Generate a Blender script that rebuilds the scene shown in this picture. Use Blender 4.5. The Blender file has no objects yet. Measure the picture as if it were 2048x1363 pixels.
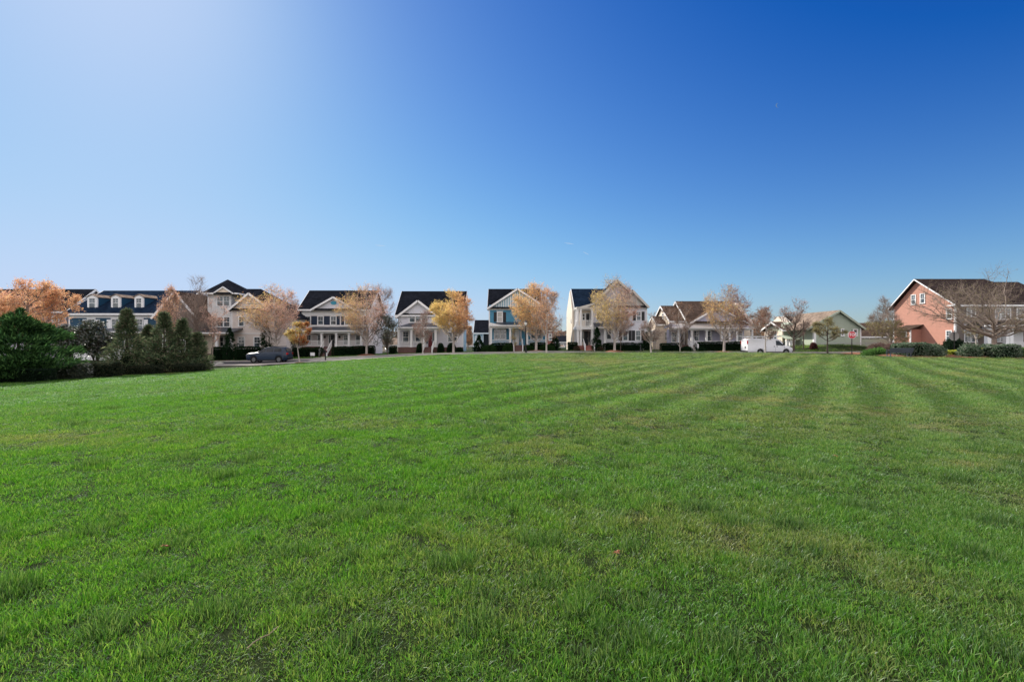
import bpy, math, random
import numpy as np
R = math.radians
sc = bpy.context.scene
col = sc.collection
F = 910.0      # focal length in photograph pixels (16 mm on a 36 mm wide sensor, 2048 px)
EYE = 1.6
# ---------------------------------------------------------------- camera, sky, sun, exposure
cam_d = bpy.data.cameras.new('camera'); cam = bpy.data.objects.new('camera', cam_d); col.objects.link(cam)
cam.location = (0, 0, EYE); cam.rotation_euler = (R(90), 0, 0)
cam_d.sensor_width = 36; cam_d.lens = F*36/2048; cam_d.clip_start = 0.05; cam_d.clip_end = 12000
sc.camera = cam
SUN_AZ, SUN_EL = -42.0, 36.0     # azimuth from the viewing direction (+Y), positive to the right
w = bpy.data.worlds.new('World'); sc.world = w; w.use_nodes = True
nt = w.node_tree; nt.nodes.clear()
sky = nt.nodes.new('ShaderNodeTexSky'); sky.sky_type = 'NISHITA'; sky.sun_disc = False
sky.sun_elevation = R(SUN_EL); sky.sun_rotation = R(SUN_AZ)
sky.altitude = 200; sky.air_density = 1.15; sky.dust_density = 0.42; sky.ozone_density = 3.0
EXPO = 0.8
bg = nt.nodes.new('ShaderNodeBackground'); bg.inputs['Strength'].default_value = 0.1
wo = nt.nodes.new('ShaderNodeOutputWorld')
# the physical sky, graded channel by channel like the photograph's development (veil subtracted, soft shoulder)
sx = nt.nodes.new('ShaderNodeSeparateColor'); cx = nt.nodes.new('ShaderNodeCombineColor'); nt.links.new(sky.outputs[0], sx.inputs[0])
def wm(op, a, b_):
    n_ = nt.nodes.new('ShaderNodeMath'); n_.operation = op
    for i_, q_ in enumerate((a, b_)):
        if isinstance(q_, (int, float)): n_.inputs[i_].default_value = q_
        else: nt.links.new(q_, n_.inputs[i_])
    return n_.outputs[0]
for ch, (mul, off, lim) in enumerate(((.72, .158, .57), (.95, .178, .70), (1.08, .085, .96))):
    y_ = wm('MULTIPLY', wm('MAXIMUM', wm('SUBTRACT', wm('MULTIPLY', sx.outputs[ch], .14), off), .012), mul)
    k_ = wm('POWER', wm('ADD', wm('POWER', wm('DIVIDE', y_, lim), 4.0), 1.0), .25)
    nt.links.new(wm('DIVIDE', wm('DIVIDE', y_, k_), .1*2**EXPO), cx.inputs[ch])
# bright cloud added to the unseen sky behind, to fill the shaded fronts
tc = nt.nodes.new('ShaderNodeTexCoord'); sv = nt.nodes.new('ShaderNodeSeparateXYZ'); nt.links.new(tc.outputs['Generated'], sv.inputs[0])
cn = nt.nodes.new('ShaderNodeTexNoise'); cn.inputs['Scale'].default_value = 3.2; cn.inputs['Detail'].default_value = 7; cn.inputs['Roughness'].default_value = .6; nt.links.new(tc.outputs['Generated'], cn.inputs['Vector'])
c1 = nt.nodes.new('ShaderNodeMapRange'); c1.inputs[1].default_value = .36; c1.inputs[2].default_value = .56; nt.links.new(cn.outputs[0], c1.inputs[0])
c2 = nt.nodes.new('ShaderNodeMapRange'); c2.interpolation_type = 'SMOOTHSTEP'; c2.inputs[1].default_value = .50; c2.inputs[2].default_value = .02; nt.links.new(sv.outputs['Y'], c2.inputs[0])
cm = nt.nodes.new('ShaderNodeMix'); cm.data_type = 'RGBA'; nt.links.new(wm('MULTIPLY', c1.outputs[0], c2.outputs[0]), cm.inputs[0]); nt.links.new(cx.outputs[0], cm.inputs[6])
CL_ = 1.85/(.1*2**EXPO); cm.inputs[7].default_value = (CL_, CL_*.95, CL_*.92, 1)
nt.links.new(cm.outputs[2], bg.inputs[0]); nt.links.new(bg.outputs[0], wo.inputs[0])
sd = bpy.data.lights.new('sun', 'SUN'); sd.energy = 3.75; sd.angle = R(0.5); sd.color = (1, 0.93, 0.82)
so = bpy.data.objects.new('sun', sd); col.objects.link(so)
so.rotation_euler = (R(90-SUN_EL), 0, R(180-SUN_AZ)); so.location = (-40, 40, 60)
sc.view_settings.view_transform = 'Standard'; sc.view_settings.look = 'None'
sc.view_settings.exposure = EXPO; sc.view_settings.gamma = 1

rng = random.Random(7)
# ---------------------------------------------------------------- ground height
def sst(a, b, x):
    t = min(1, max(0, (x-a)/(b-a))); return t*t*(3-2*t)
def gz(x, y):
    s = sst(-4, -32, x) if x < 0 else 0.0
    z = -1.15*s*(1-0.42*sst(46, 64, y)) * sst(4, 16, y)
    z += 0.14*sst(30, 55, y)*sst(-6, 8, x)*(1-sst(40, 60, x)*.5)
    m = math.exp(-((x-47)/8.0)**2) * sst(61.0, 65.0, y)*(1-sst(72, 90, y))
    z += 0.95*m
    z -= 0.035*sst(24, 60, x)*10*(1-sst(38, 50, y))*0.5
    z -= 0.34*math.exp(-((y-58.2)/2.9)**4)*sst(2, 16, x)*(1-sst(40, 48, x))
    if x > 34: d_ = y-(43.8-(x-36.5)*.238); z += 0.30*sst(0, 2.8, d_)*(1-sst(6, 9, d_))*sst(35.2, 38.5, x)
    z += 0.02*math.sin(x*.7+1.3)*math.sin(y*.5) + 0.03*math.sin(x*.23)*math.sin(y*.19+2)
    return z
def PX(px, Y): return (px-1024)/F*Y
def PZ(py, Y): return EYE-(py-681.5)/F*Y
# ---------------------------------------------------------------- objects
def link(o, parent=None):
    col.objects.link(o)
    if parent is not None: o.parent = parent
    return o
def tag(o, label=None, cat=None, group=None, kind=None):
    if label: o['label'] = label
    if cat: o['category'] = cat
    if group: o['group'] = group
    if kind: o['kind'] = kind
    return o
def empty(name, loc, label, cat, group=None, rz=0):
    o = bpy.data.objects.new(name, None); o.empty_display_size = .3
    o.location = loc; o.rotation_euler = (0, 0, rz); link(o); tag(o, label, cat, group)
    return o
def root_of(o):
    while o.parent is not None: o = o.parent
    return o
class MB:
    """collects faces, built as one mesh object"""
    def __init__(s): s.v = []; s.f = []
    def quad(s, a, b, c, d):
        n = len(s.v); s.v += [a, b, c, d]; s.f.append((n, n+1, n+2, n+3)); return s
    def poly(s, pts):
        n = len(s.v); s.v += list(pts); s.f.append(tuple(range(n, n+len(pts)))); return s
    def box(s, x0, x1, y0, y1, z0, z1):
        n = len(s.v)
        s.v += [(x0,y0,z0),(x1,y0,z0),(x1,y1,z0),(x0,y1,z0),(x0,y0,z1),(x1,y0,z1),(x1,y1,z1),(x0,y1,z1)]
        s.f += [(n,n+3,n+2,n+1),(n+4,n+5,n+6,n+7),(n,n+1,n+5,n+4),(n+1,n+2,n+6,n+5),(n+2,n+3,n+7,n+6),(n+3,n,n+4,n+7)]
        return s
    def prism(s, pts, vec):
        """polygon pts extruded along vec"""
        n = len(s.v); k = len(pts)
        s.v += list(pts) + [(p[0]+vec[0], p[1]+vec[1], p[2]+vec[2]) for p in pts]
        s.f.append(tuple(range(n, n+k))[::-1]); s.f.append(tuple(range(n+k, n+2*k)))
        for i in range(k):
            j = (i+1) % k; s.f.append((n+i, n+j, n+k+j, n+k+i))
        return s
    def tube(s, p, q, r0, r1=None, k=8, cap=True):
        r1 = r0 if r1 is None else r1
        p = np.array(p, float); q = np.array(q, float); d = q-p; L = np.linalg.norm(d)
        if L < 1e-6: return s
        d /= L; a = np.array((0, 0, 1.)) if abs(d[2]) < .9 else np.array((1., 0, 0))
        u = np.cross(d, a); u /= np.linalg.norm(u); t = np.cross(d, u)
        n = len(s.v)
        for c, r in ((p, r0), (q, r1)):
            for i in range(k):
                an = 2*math.pi*i/k; s.v.append(tuple(c+r*(math.cos(an)*u+math.sin(an)*t)))
        for i in range(k):
            j = (i+1) % k; s.f.append((n+i, n+j, n+k+j, n+k+i))
        if cap: s.f.append(tuple(range(n, n+k))[::-1]); s.f.append(tuple(range(n+k, n+2*k)))
        return s
    def bar(s, p, q, w, h):
        """board from p to q, width w sideways (horizontal), height h"""
        p = np.array(p, float); q = np.array(q, float); d = (q-p)/np.linalg.norm(q-p)
        a = np.array((0, 0, 1.)) if abs(d[2]) < .95 else np.array((0, 1., 0))
        u = np.cross(d, a); u /= np.linalg.norm(u); t = np.cross(u, d); n = len(s.v)
        for c in (p, q):
            for (i, j) in ((-1,-1),(1,-1),(1,1),(-1,1)): s.v.append(tuple(c+u*w/2*i+t*h/2*j))
        s.f += [(n,n+1,n+2,n+3),(n+7,n+6,n+5,n+4),(n,n+4,n+5,n+1),(n+1,n+5,n+6,n+2),(n+2,n+6,n+7,n+3),(n+3,n+7,n+4,n)]
        return s
    def lathe(s, prof, c=(0,0,0), k=16):
        n = len(s.v)
        for (r, z) in prof:
            for i in range(k):
                a = 2*math.pi*i/k; s.v.append((c[0]+r*math.cos(a), c[1]+r*math.sin(a), c[2]+z))
        for m in range(len(prof)-1):
            for i in range(k):
                j = (i+1) % k; s.f.append((n+m*k+i, n+m*k+j, n+(m+1)*k+j, n+(m+1)*k+i))
        s.f.append(tuple(range(n, n+k))[::-1]); s.f.append(tuple(range(n+(len(prof)-1)*k, n+len(prof)*k)))
        return s
    def build(s, name, m, parent=None, world=True, smooth=False, bevel=0, label=None):
        me = bpy.data.meshes.new(name)
        if parent is not None and world:
            L = root_of(parent).location; vs = [(a[0]-L.x, a[1]-L.y, a[2]-L.z) for a in s.v]
        else: vs = s.v
        me.from_pydata(vs, [], s.f)
        if isinstance(m, (list, tuple)):
            for q in m: me.materials.append(q)
        else: me.materials.append(m)
        if smooth: me.shade_smooth()
        o = bpy.data.objects.new(name, me); link(o, parent)
        if bevel:
            b = o.modifiers.new('bevel', 'BEVEL'); b.width = bevel; b.segments = 2; b.limit_method = 'ANGLE'
        if label: o['label'] = label
        return o
def copy_tree(o, parent=None):
    c = o.copy(); col.objects.link(c); c.parent = parent
    for ch in list(o.children): copy_tree(ch, c)
    return c
# ---------------------------------------------------------------- materials
def new_mat(name):
    m = bpy.data.materials.new(name); m.use_nodes = True; t = m.node_tree; t.nodes.clear()
    return m, t, t.nodes, t.links
def mat(name, c, rough=.6, var=.12, vs=3.0, metal=0., bump=0., bscale=30., lap=0., spec=.4, batten=0., scale3=(1,1,1)):
    """principled with noise colour variation; lap = height of lapped boards, batten = vertical board width"""
    m, t, N, L = new_mat(name)
    b = N.new('ShaderNodeBsdfPrincipled'); o = N.new('ShaderNodeOutputMaterial'); L.new(b.outputs[0], o.inputs[0])
    b.inputs['Roughness'].default_value = rough; b.inputs['Metallic'].default_value = metal
    b.inputs['Specular IOR Level'].default_value = spec
    geo = N.new('ShaderNodeNewGeometry'); mp = N.new('ShaderNodeMapping'); mp.inputs['Scale'].default_value = scale3
    L.new(geo.outputs['Position'], mp.inputs[0])
    n1 = N.new('ShaderNodeTexNoise'); n1.inputs['Scale'].default_value = vs; n1.inputs['Detail'].default_value = 6; n1.inputs['Roughness'].default_value = .65
    L.new(mp.outputs[0], n1.inputs['Vector'])
    r = N.new('ShaderNodeMapRange'); r.inputs[1].default_value = .3; r.inputs[2].default_value = .7
    r.inputs[3].default_value = 1-var; r.inputs[4].default_value = 1+var; L.new(n1.outputs[0], r.inputs[0])
    mx = N.new('ShaderNodeVectorMath'); mx.operation = 'SCALE'; mx.inputs[0].default_value = c[:3]; L.new(r.outputs[0], mx.inputs['Scale'])
    L.new(mx.outputs[0], b.inputs['Base Color'])
    h = None
    if lap or batten:
        sp = N.new('ShaderNodeSeparateXYZ'); L.new(geo.outputs['Position'], sp.inputs[0])
        dv = N.new('ShaderNodeMath'); dv.operation = 'DIVIDE'
        if lap: L.new(sp.outputs['Z'], dv.inputs[0]); dv.inputs[1].default_value = lap
        else:
            ad = N.new('ShaderNodeMath'); ad.operation = 'ADD'; L.new(sp.outputs['X'], ad.inputs[0]); L.new(sp.outputs['Y'], ad.inputs[1])
            L.new(ad.outputs[0], dv.inputs[0]); dv.inputs[1].default_value = batten
        fr = N.new('ShaderNodeMath'); fr.operation = 'FRACT'; L.new(dv.outputs[0], fr.inputs[0])
        iv = N.new('ShaderNodeMath'); iv.operation = 'SUBTRACT'; iv.inputs[0].default_value = 1; L.new(fr.outputs[0], iv.inputs[1])
        bp = N.new('ShaderNodeBump'); bp.inputs['Strength'].default_value = .5; bp.inputs['Distance'].default_value = .03
        L.new(iv.outputs[0], bp.inputs['Height']); L.new(bp.outputs[0], b.inputs['Normal'])
    elif bump:
        n2 = N.new('ShaderNodeTexNoise'); n2.inputs['Scale'].default_value = bscale; n2.inputs['Detail'].default_value = 4
        L.new(mp.outputs[0], n2.inputs['Vector'])
        bp = N.new('ShaderNodeBump'); bp.inputs['Strength'].default_value = bump; bp.inputs['Distance'].default_value = .05
        L.new(n2.outputs[0], bp.inputs['Height']); L.new(bp.outputs[0], b.inputs['Normal'])
    return m
def roof_mat(name, c, metal=False):
    m, t, N, L = new_mat(name)
    b = N.new('ShaderNodeBsdfPrincipled'); o = N.new('ShaderNodeOutputMaterial'); L.new(b.outputs[0], o.inputs[0])
    geo = N.new('ShaderNodeNewGeometry')
    if metal:   # standing seams
        sp = N.new('ShaderNodeSeparateXYZ'); L.new(geo.outputs['Position'], sp.inputs[0])
        dv = N.new('ShaderNodeMath'); dv.operation = 'DIVIDE'; L.new(sp.outputs['X'], dv.inputs[0]); dv.inputs[1].default_value = .42
        fr = N.new('ShaderNodeMath'); fr.operation = 'FRACT'; L.new(dv.outputs[0], fr.inputs[0])
        gt = N.new('ShaderNodeMath'); gt.operation = 'GREATER_THAN'; L.new(fr.outputs[0], gt.inputs[0]); gt.inputs[1].default_value = .88
        bp = N.new('ShaderNodeBump'); bp.inputs['Distance'].default_value = .05; L.new(gt.outputs[0], bp.inputs['Height']); L.new(bp.outputs[0], b.inputs['Normal'])
        b.inputs['Base Color'].default_value = (*c, 1); b.inputs['Roughness'].default_value = .42; b.inputs['Metallic'].default_value = .35
        return m
    br = N.new('ShaderNodeTexBrick'); mp = N.new('ShaderNodeMapping'); mp.inputs['Scale'].default_value = (1, 1, 1)
    # rows follow height so that the courses run level on every slope
    sp = N.new('ShaderNodeSeparateXYZ'); L.new(geo.outputs['Position'], sp.inputs[0])
    ad = N.new('ShaderNodeMath'); ad.operation = 'ADD'; L.new(sp.outputs['X'], ad.inputs[0]); L.new(sp.outputs['Y'], ad.inputs[1])
    cb = N.new('ShaderNodeCombineXYZ'); L.new(ad.outputs[0], cb.inputs[0]); L.new(sp.outputs['Z'], cb.inputs[1])
    L.new(cb.outputs[0], br.inputs['Vector'])
    br.inputs['Scale'].default_value = 1; br.inputs['Brick Width'].default_value = .33; br.inputs['Row Height'].default_value = .11
    br.inputs['Mortar Size'].default_value = .008
    br.inputs['Color1'].default_value = (*[v*.75 for v in c], 1); br.inputs['Color2'].default_value = (*[v*1.3 for v in c], 1)
    br.inputs['Mortar'].default_value = (*[v*.45 for v in c], 1)
    n1 = N.new('ShaderNodeTexNoise'); n1.inputs['Scale'].default_value = .8; n1.inputs['Detail'].default_value = 5; L.new(geo.outputs['Position'], n1.inputs['Vector'])
    r = N.new('ShaderNodeMapRange'); r.inputs[1].default_value = .3; r.inputs[2].default_value = .7; r.inputs[3].default_value = .8; r.inputs[4].default_value = 1.25; L.new(n1.outputs[0], r.inputs[0])
    mx = N.new('ShaderNodeVectorMath'); mx.operation = 'SCALE'; L.new(br.outputs['Color'], mx.inputs[0]); L.new(r.outputs[0], mx.inputs['Scale'])
    L.new(mx.outputs[0], b.inputs['Base Color']); b.inputs['Roughness'].default_value = 1; b.inputs['Specular IOR Level'].default_value = 0
    bp = N.new('ShaderNodeBump'); bp.inputs['Distance'].default_value = .02; L.new(br.outputs['Fac'], bp.inputs['Height']); bp.invert = True; L.new(bp.outputs[0], b.inputs['Normal'])
    return m
def brick_mat(name, c1, c2, mortar):
    m, t, N, L = new_mat(name)
    b = N.new('ShaderNodeBsdfPrincipled'); o = N.new('ShaderNodeOutputMaterial'); L.new(b.outputs[0], o.inputs[0])
    geo = N.new('ShaderNodeNewGeometry'); sp = N.new('ShaderNodeSeparateXYZ'); L.new(geo.outputs['Position'], sp.inputs[0])
    ad = N.new('ShaderNodeMath'); ad.operation = 'ADD'; L.new(sp.outputs['X'], ad.inputs[0]); L.new(sp.outputs['Y'], ad.inputs[1])
    cb = N.new('ShaderNodeCombineXYZ'); L.new(ad.outputs[0], cb.inputs[0]); L.new(sp.outputs['Z'], cb.inputs[1])
    br = N.new('ShaderNodeTexBrick'); L.new(cb.outputs[0], br.inputs['Vector']); br.inputs['Scale'].default_value = 1
    br.inputs['Brick Width'].default_value = .21; br.inputs['Row Height'].default_value = .075; br.inputs['Mortar Size'].default_value = .008
    br.inputs['Color1'].default_value = (*c1, 1); br.inputs['Color2'].default_value = (*c2, 1); br.inputs['Mortar'].default_value = (*mortar, 1)
    L.new(br.outputs['Color'], b.inputs['Base Color']); b.inputs['Roughness'].default_value = .85
    return m
def leaf_mat(name, trans=.45, rough=.5, gloss=.0):
    """foliage: colour from the per-leaf attribute 'col'"""
    m, t, N, L = new_mat(name)
    a = N.new('ShaderNodeAttribute'); a.attribute_name = 'col'
    d = N.new('ShaderNodeBsdfDiffuse'); tr = N.new('ShaderNodeBsdfTranslucent'); mx = N.new('ShaderNodeMixShader'); mx.inputs[0].default_value = trans
    L.new(a.outputs['Color'], d.inputs[0]); L.new(a.outputs['Color'], tr.inputs[0])
    L.new(d.outputs[0], mx.inputs[1]); L.new(tr.outputs[0], mx.inputs[2]); o = N.new('ShaderNodeOutputMaterial')
    if gloss:
        g = N.new('ShaderNodeBsdfGlossy'); g.inputs['Roughness'].default_value = rough; g.inputs['Color'].default_value = (1, 1, 1, 1)
        m2 = N.new('ShaderNodeMixShader'); m2.inputs[0].default_value = gloss
        L.new(mx.outputs[0], m2.inputs[1]); L.new(g.outputs[0], m2.inputs[2]); L.new(m2.outputs[0], o.inputs[0])
    else: L.new(mx.outputs[0], o.inputs[0])
    return m
M = {}
M['white'] = mat('white_paint', (.83,.83,.83), .5, .04)
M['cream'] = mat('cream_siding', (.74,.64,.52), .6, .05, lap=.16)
M['beige'] = mat('beige_siding', (.70,.62,.57), .6, .05, lap=.16)
M['pinkwhite'] = mat('pale_pink_siding', (.76,.70,.69), .6, .04, lap=.16)
M['paleboard'] = mat('pale_board_and_batten', (.76,.74,.73), .6, .04, batten=.4)
M['palegrey'] = mat('pale_grey_siding', (.67,.67,.72), .6, .05, lap=.16)
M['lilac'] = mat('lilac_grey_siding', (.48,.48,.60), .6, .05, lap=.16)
M['sage'] = mat('sage_siding', (.37,.43,.34), .65, .06, lap=.16)
M['teal'] = mat('teal_siding', (.07,.27,.42), .6, .06, lap=.16)
M['lightteal'] = mat('light_blue_board', (.30,.47,.56), .6, .04)
M['navy'] = mat('deep_blue_siding', (.012,.062,.115), .6, .08, lap=.16)
M['brownside'] = mat('brown_grey_siding', (.18,.15,.135), .7, .1, lap=.16)
M['greyside'] = mat('grey_lilac_siding', (.42,.40,.44), .7, .06, lap=.16)
M['orange'] = mat('terracotta_siding', (.42,.20,.145), .65, .06, lap=.19)
M['stone'] = mat('khaki_siding', (.52,.50,.46), .7, .06, lap=.16)
M['shutter'] = mat('dark_blue_shutter', (.016,.03,.06), .5, .1)
M['blackshutter'] = mat('black_shutter', (.012,.012,.016), .5, .1)
M['roof'] = roof_mat('dark_shingle', (.016,.018,.024))
M['roofblue'] = roof_mat('blue_grey_shingle', (.014,.026,.048))
M['roofdk'] = roof_mat('dark_brown_shingle', (.045,.034,.032))
M['roofbrown'] = roof_mat('brown_shingle', (.085,.060,.048))
M['rooftan'] = roof_mat('tan_shingle', (.25,.195,.155))
M['roofmetal'] = roof_mat('metal_porch_roof', (.05,.06,.08), True)
M['roofbronze'] = roof_mat('pale_metal_porch_roof', (.42,.38,.34), True)
M['soffit'] = mat('shaded_soffit', (.5,.5,.5), .7, .03)
M['brick'] = brick_mat('dark_brick', (.10,.035,.03), (.15,.055,.045), (.2,.18,.17))
M['brickred'] = brick_mat('red_brick', (.30,.07,.05), (.38,.11,.08), (.35,.3,.28))
M['reddoor'] = mat('red_door_paint', (.16,.012,.018), .35, .1)
M['darkdoor'] = mat('dark_door_paint', (.02,.025,.03), .35, .1)
M['blinds'] = mat('window_blinds', (.5,.5,.48), .8, .05)
M['concrete'] = mat('concrete', (.40,.37,.34), .9, .15, 1.5, bump=.2)
M['asphalt'] = mat('asphalt', (.045,.045,.05), .9, .2, .8, bump=.3)
M['mulch'] = mat('pine_bark_mulch', (.20,.085,.045), 1, .45, 9, bump=1., bscale=22)
M['bark'] = mat('grey_brown_bark', (.23,.185,.155), .95, .35, 4, bump=.6, bscale=14, scale3=(1,1,.25))
M['barkpale'] = mat('pale_bark', (.44,.39,.35), .95, .3, 4, bump=.5, bscale=14, scale3=(1,1,.25))
M['barkdark'] = mat('dark_bark', (.09,.07,.055), .95, .3, 4, bump=.6, bscale=14, scale3=(1,1,.25))
M['benchmetal'] = mat('skylit_black_metal', (.07,.08,.105), .4, .2, metal=.1)  # black metal lightened to grey-blue for the sky light on it
M['blackmetal'] = mat('black_metal', (.012,.012,.013), .45, .1, metal=.3)
M['greymetal'] = mat('bare_aluminium', (.45,.45,.46), .45, .06, metal=.7)
M['leaf'] = leaf_mat('leaf'); M['leafgloss'] = leaf_mat('glossy_leaf', .2, .28, .10); M['needle'] = leaf_mat('needle', .25); M['twig'] = leaf_mat('twig_wood', .0)
def glass_mat(name, c, rough=.06, ior=1.75):
    m, t, N, L = new_mat(name)
    b = N.new('ShaderNodeBsdfPrincipled'); o = N.new('ShaderNodeOutputMaterial'); L.new(b.outputs[0], o.inputs[0])
    b.inputs['Roughness'].default_value = rough; b.inputs['IOR'].default_value = ior
    geo = N.new('ShaderNodeNewGeometry'); n = N.new('ShaderNodeTexNoise'); n.inputs['Scale'].default_value = 1.1; n.inputs['Detail'].default_value = 3
    L.new(geo.outputs['Position'], n.inputs['Vector']); r = N.new('ShaderNodeValToRGB'); r.color_ramp.elements[0].position = .42; r.color_ramp.elements[1].position = .6
    r.color_ramp.elements[0].color = (*c, 1); r.color_ramp.elements[1].color = (*[min(1, v*2.2+.02) for v in c], 1)
    L.new(n.outputs[0], r.inputs[0]); L.new(r.outputs[0], b.inputs['Base Color'])
    bp = N.new('ShaderNodeBump'); bp.inputs['Strength'].default_value = .04; bp.inputs['Distance'].default_value = .2; L.new(n.outputs[0], bp.inputs['Height']); L.new(bp.outputs[0], b.inputs['Normal'])
    return m
M['glass'] = glass_mat('window_glass', (.035,.05,.06))
M['carglass'] = glass_mat('car_glass', (.004,.006,.008), ior=1.42)
# ================================================================ THE SETTING
def grid_mesh(name, xs, ys, zf, m, kind='structure', uvn=None):
    v = [(x, y, zf(x, y)) for y in ys for x in xs]; nx = len(xs)
    f = [(j*nx+i, j*nx+i+1, (j+1)*nx+i+1, (j+1)*nx+i) for j in range(len(ys)-1) for i in range(nx-1)]
    me = bpy.data.meshes.new(name); me.from_pydata(v, [], f); me.materials.append(m); me.shade_smooth()
    o = bpy.data.objects.new(name, me); link(o); o['kind'] = kind; return o
def lin(a, b, s):
    n = int(round((b-a)/s)); return [a+(b-a)*i/n for i in range(n+1)]
xs = [-6000,-3000,-1500,-800,-500,-320,-220,-160,-130] + lin(-110, 110, 1.0) + [130,160,220,320,500,800,1500,3000,6000]
ys = [-300,-120,-60,-30] + lin(-16, 110, 1.0) + [125,145,175,230,320,500,900,1800,3500,7000]
# soil and short turf under the blades
m, t, N, L = new_mat('turf_soil')
b = N.new('ShaderNodeBsdfPrincipled'); o_ = N.new('ShaderNodeOutputMaterial'); L.new(b.outputs[0], o_.inputs[0]); b.inputs['Roughness'].default_value = 1; b.inputs['Specular IOR Level'].default_value = .1
geo = N.new('ShaderNodeNewGeometry'); n1 = N.new('ShaderNodeTexNoise'); n1.inputs['Scale'].default_value = 55; n1.inputs['Detail'].default_value = 9; n1.inputs['Roughness'].default_value = .7
n2 = N.new('ShaderNodeTexNoise'); n2.inputs['Scale'].default_value = .35; n2.inputs['Detail'].default_value = 4
L.new(geo.outputs['Position'], n1.inputs['Vector']); L.new(geo.outputs['Position'], n2.inputs['Vector'])
n1.inputs['Distortion'].default_value = 1.5; r1 = N.new('ShaderNodeValToRGB'); e = r1.color_ramp.elements; e[0].position = .35; e[0].color = (.008,.014,.004,1); e[1].position = .72; e[1].color = (.035,.055,.014,1)
L.new(n1.outputs[0], r1.inputs[0])
r2 = N.new('ShaderNodeValToRGB'); e = r2.color_ramp.elements; e[0].position = .62; e[0].color = (0,0,0,1); e[1].position = .8; e[1].color = (.5,.5,.5,1); L.new(n2.outputs[0], r2.inputs[0])
mx = N.new('ShaderNodeMix'); mx.data_type = 'RGBA'; L.new(r2.outputs[0], mx.inputs[0]); L.new(r1.outputs[0], mx.inputs[6]); mx.inputs[7].default_value = (.17,.14,.07,1)
L.new(mx.outputs[2], b.inputs['Base Color'])
bp = N.new('ShaderNodeBump'); bp.inputs['Distance'].default_value = .05; bp.inputs['Strength'].default_value = .6; L.new(n1.outputs[0], bp.inputs['Height']); L.new(bp.outputs[0], b.inputs['Normal'])
M['soil'] = m
grid_mesh('ground', xs, ys, gz, M['soil'])
# street, kerbs and pavements follow one centre line
CL = [(-120,30),(-70,42),(-48,48.2),(-34,51.6),(-22,54.2),(-8,56.2),(8,57.5),(24,58),(45,57.8),(70,56.5),(120,52)]
def cl_y(x):
    for (a, ya), (b_, yb) in zip(CL[:-1], CL[1:]):
        if a <= x <= b_:
            t_ = (x-a)/(b_-a); return ya+(yb-ya)*t_
    return CL[-1][1]
def strip(name, d0, d1, m, lift, x0=-110, x1=110):
    xs_ = lin(x0, x1, 1.0); nd = max(2, int((d1-d0)/.7)+1); ds = [d0+(d1-d0)*i/(nd-1) for i in range(nd)]
    v = [(x, cl_y(x)+d, gz(x, cl_y(x)+d)+lift) for d in ds for x in xs_]; nx = len(xs_)
    f = [(j*nx+i, j*nx+i+1, (j+1)*nx+i+1, (j+1)*nx+i) for j in range(nd-1) for i in range(nx-1)]
    me = bpy.data.meshes.new(name); me.from_pydata(v, [], f); me.materials.append(m)
    o = bpy.data.objects.new(name, me); link(o); o['kind'] = 'structure'; return o
strip('road', -2.9, 2.9, M['asphalt'], .03)
def kerb(name, d):
    mb = MB(); xs_ = lin(-110, 110, 1.0)
    for a, b_ in zip(xs_[:-1], xs_[1:]):
        pa = (a, cl_y(a)+d, gz(a, cl_y(a)+d)+.05); pb = (b_, cl_y(b_)+d, gz(b_, cl_y(b_)+d)+.05); mb.bar(pa, pb, .16, .2)
    o = mb.build(name, M['concrete']); o['kind'] = 'structure'
kerb('kerb', -3.0); kerb('kerb', 3.0)
strip('pavement', 4.9, 6.0, M['concrete'], .035, -110, 33)
strip('pavement', -3.9, -3.1, M['concrete'], .06, -110, -2)
# ---------------------------------------------------------------- grass
def vnoise(seed, n=256):
    g = np.random.default_rng(seed).random((n, n))
    def f(x, y):
        x = np.asarray(x, float); y = np.asarray(y, float); xi = np.floor(x).astype(int); yi = np.floor(y).astype(int)
        fx = x-xi; fy = y-yi; fx = fx*fx*(3-2*fx); fy = fy*fy*(3-2*fy)
        a = g[xi % n, yi % n]; b = g[(xi+1) % n, yi % n]; c = g[xi % n, (yi+1) % n]; d = g[(xi+1) % n, (yi+1) % n]
        return (a*(1-fx)+b*fx)*(1-fy)+(c*(1-fx)+d*fx)*fy
    return f
nA, nB, nC, nD, nE = [vnoise(s) for s in (3, 5, 8, 13, 21)]
def fbm(f, x, y, o=3):
    s = 0; a = 1; t_ = 0
    for k in range(o): s = s+a*f(x*2**k+17.3*k, y*2**k+5.1*k); t_ += a; a *= .55
    return s/t_
EDGE = [(-60,28),(-40,28.5),(-33.7,30),(-31,36),(-28,42.2),(-23,47.5),(-16,51),(-8,52.6),(4,54.2),(16,55),(30,54.4),(34.8,52),(36.5,43.6),(46,41.2),(60,38),(90,31)]
def edge_y(x):
    X_ = [p[0] for p in EDGE]; Y_ = [p[1] for p in EDGE]; return np.interp(x, X_, Y_)
G = np.random.default_rng(11)
def scatter(y0, y1, dens, extra=2.5):
    a = 1.18; wmax = 2*(a*y1+extra); n = int(dens*wmax*(y1-y0))
    x = (G.random(n)-.5)*wmax; y = y0+(y1-y0)*G.random(n); k = np.abs(x) < a*y+extra
    return x[k], y[k]
GD = 1.0   # density factor
bands = [(.6,2.0,300,.95,.95),(1.9,4.5,420,.92,1.1),(4.5,8,240,1.1,1.1),(8,14,140,1.45,1.1),(14,24,60,2.4,1.15),(24,40,26,3.6,1.25),(40,75,10,5.5,1.35)]
PTS = []
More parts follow.
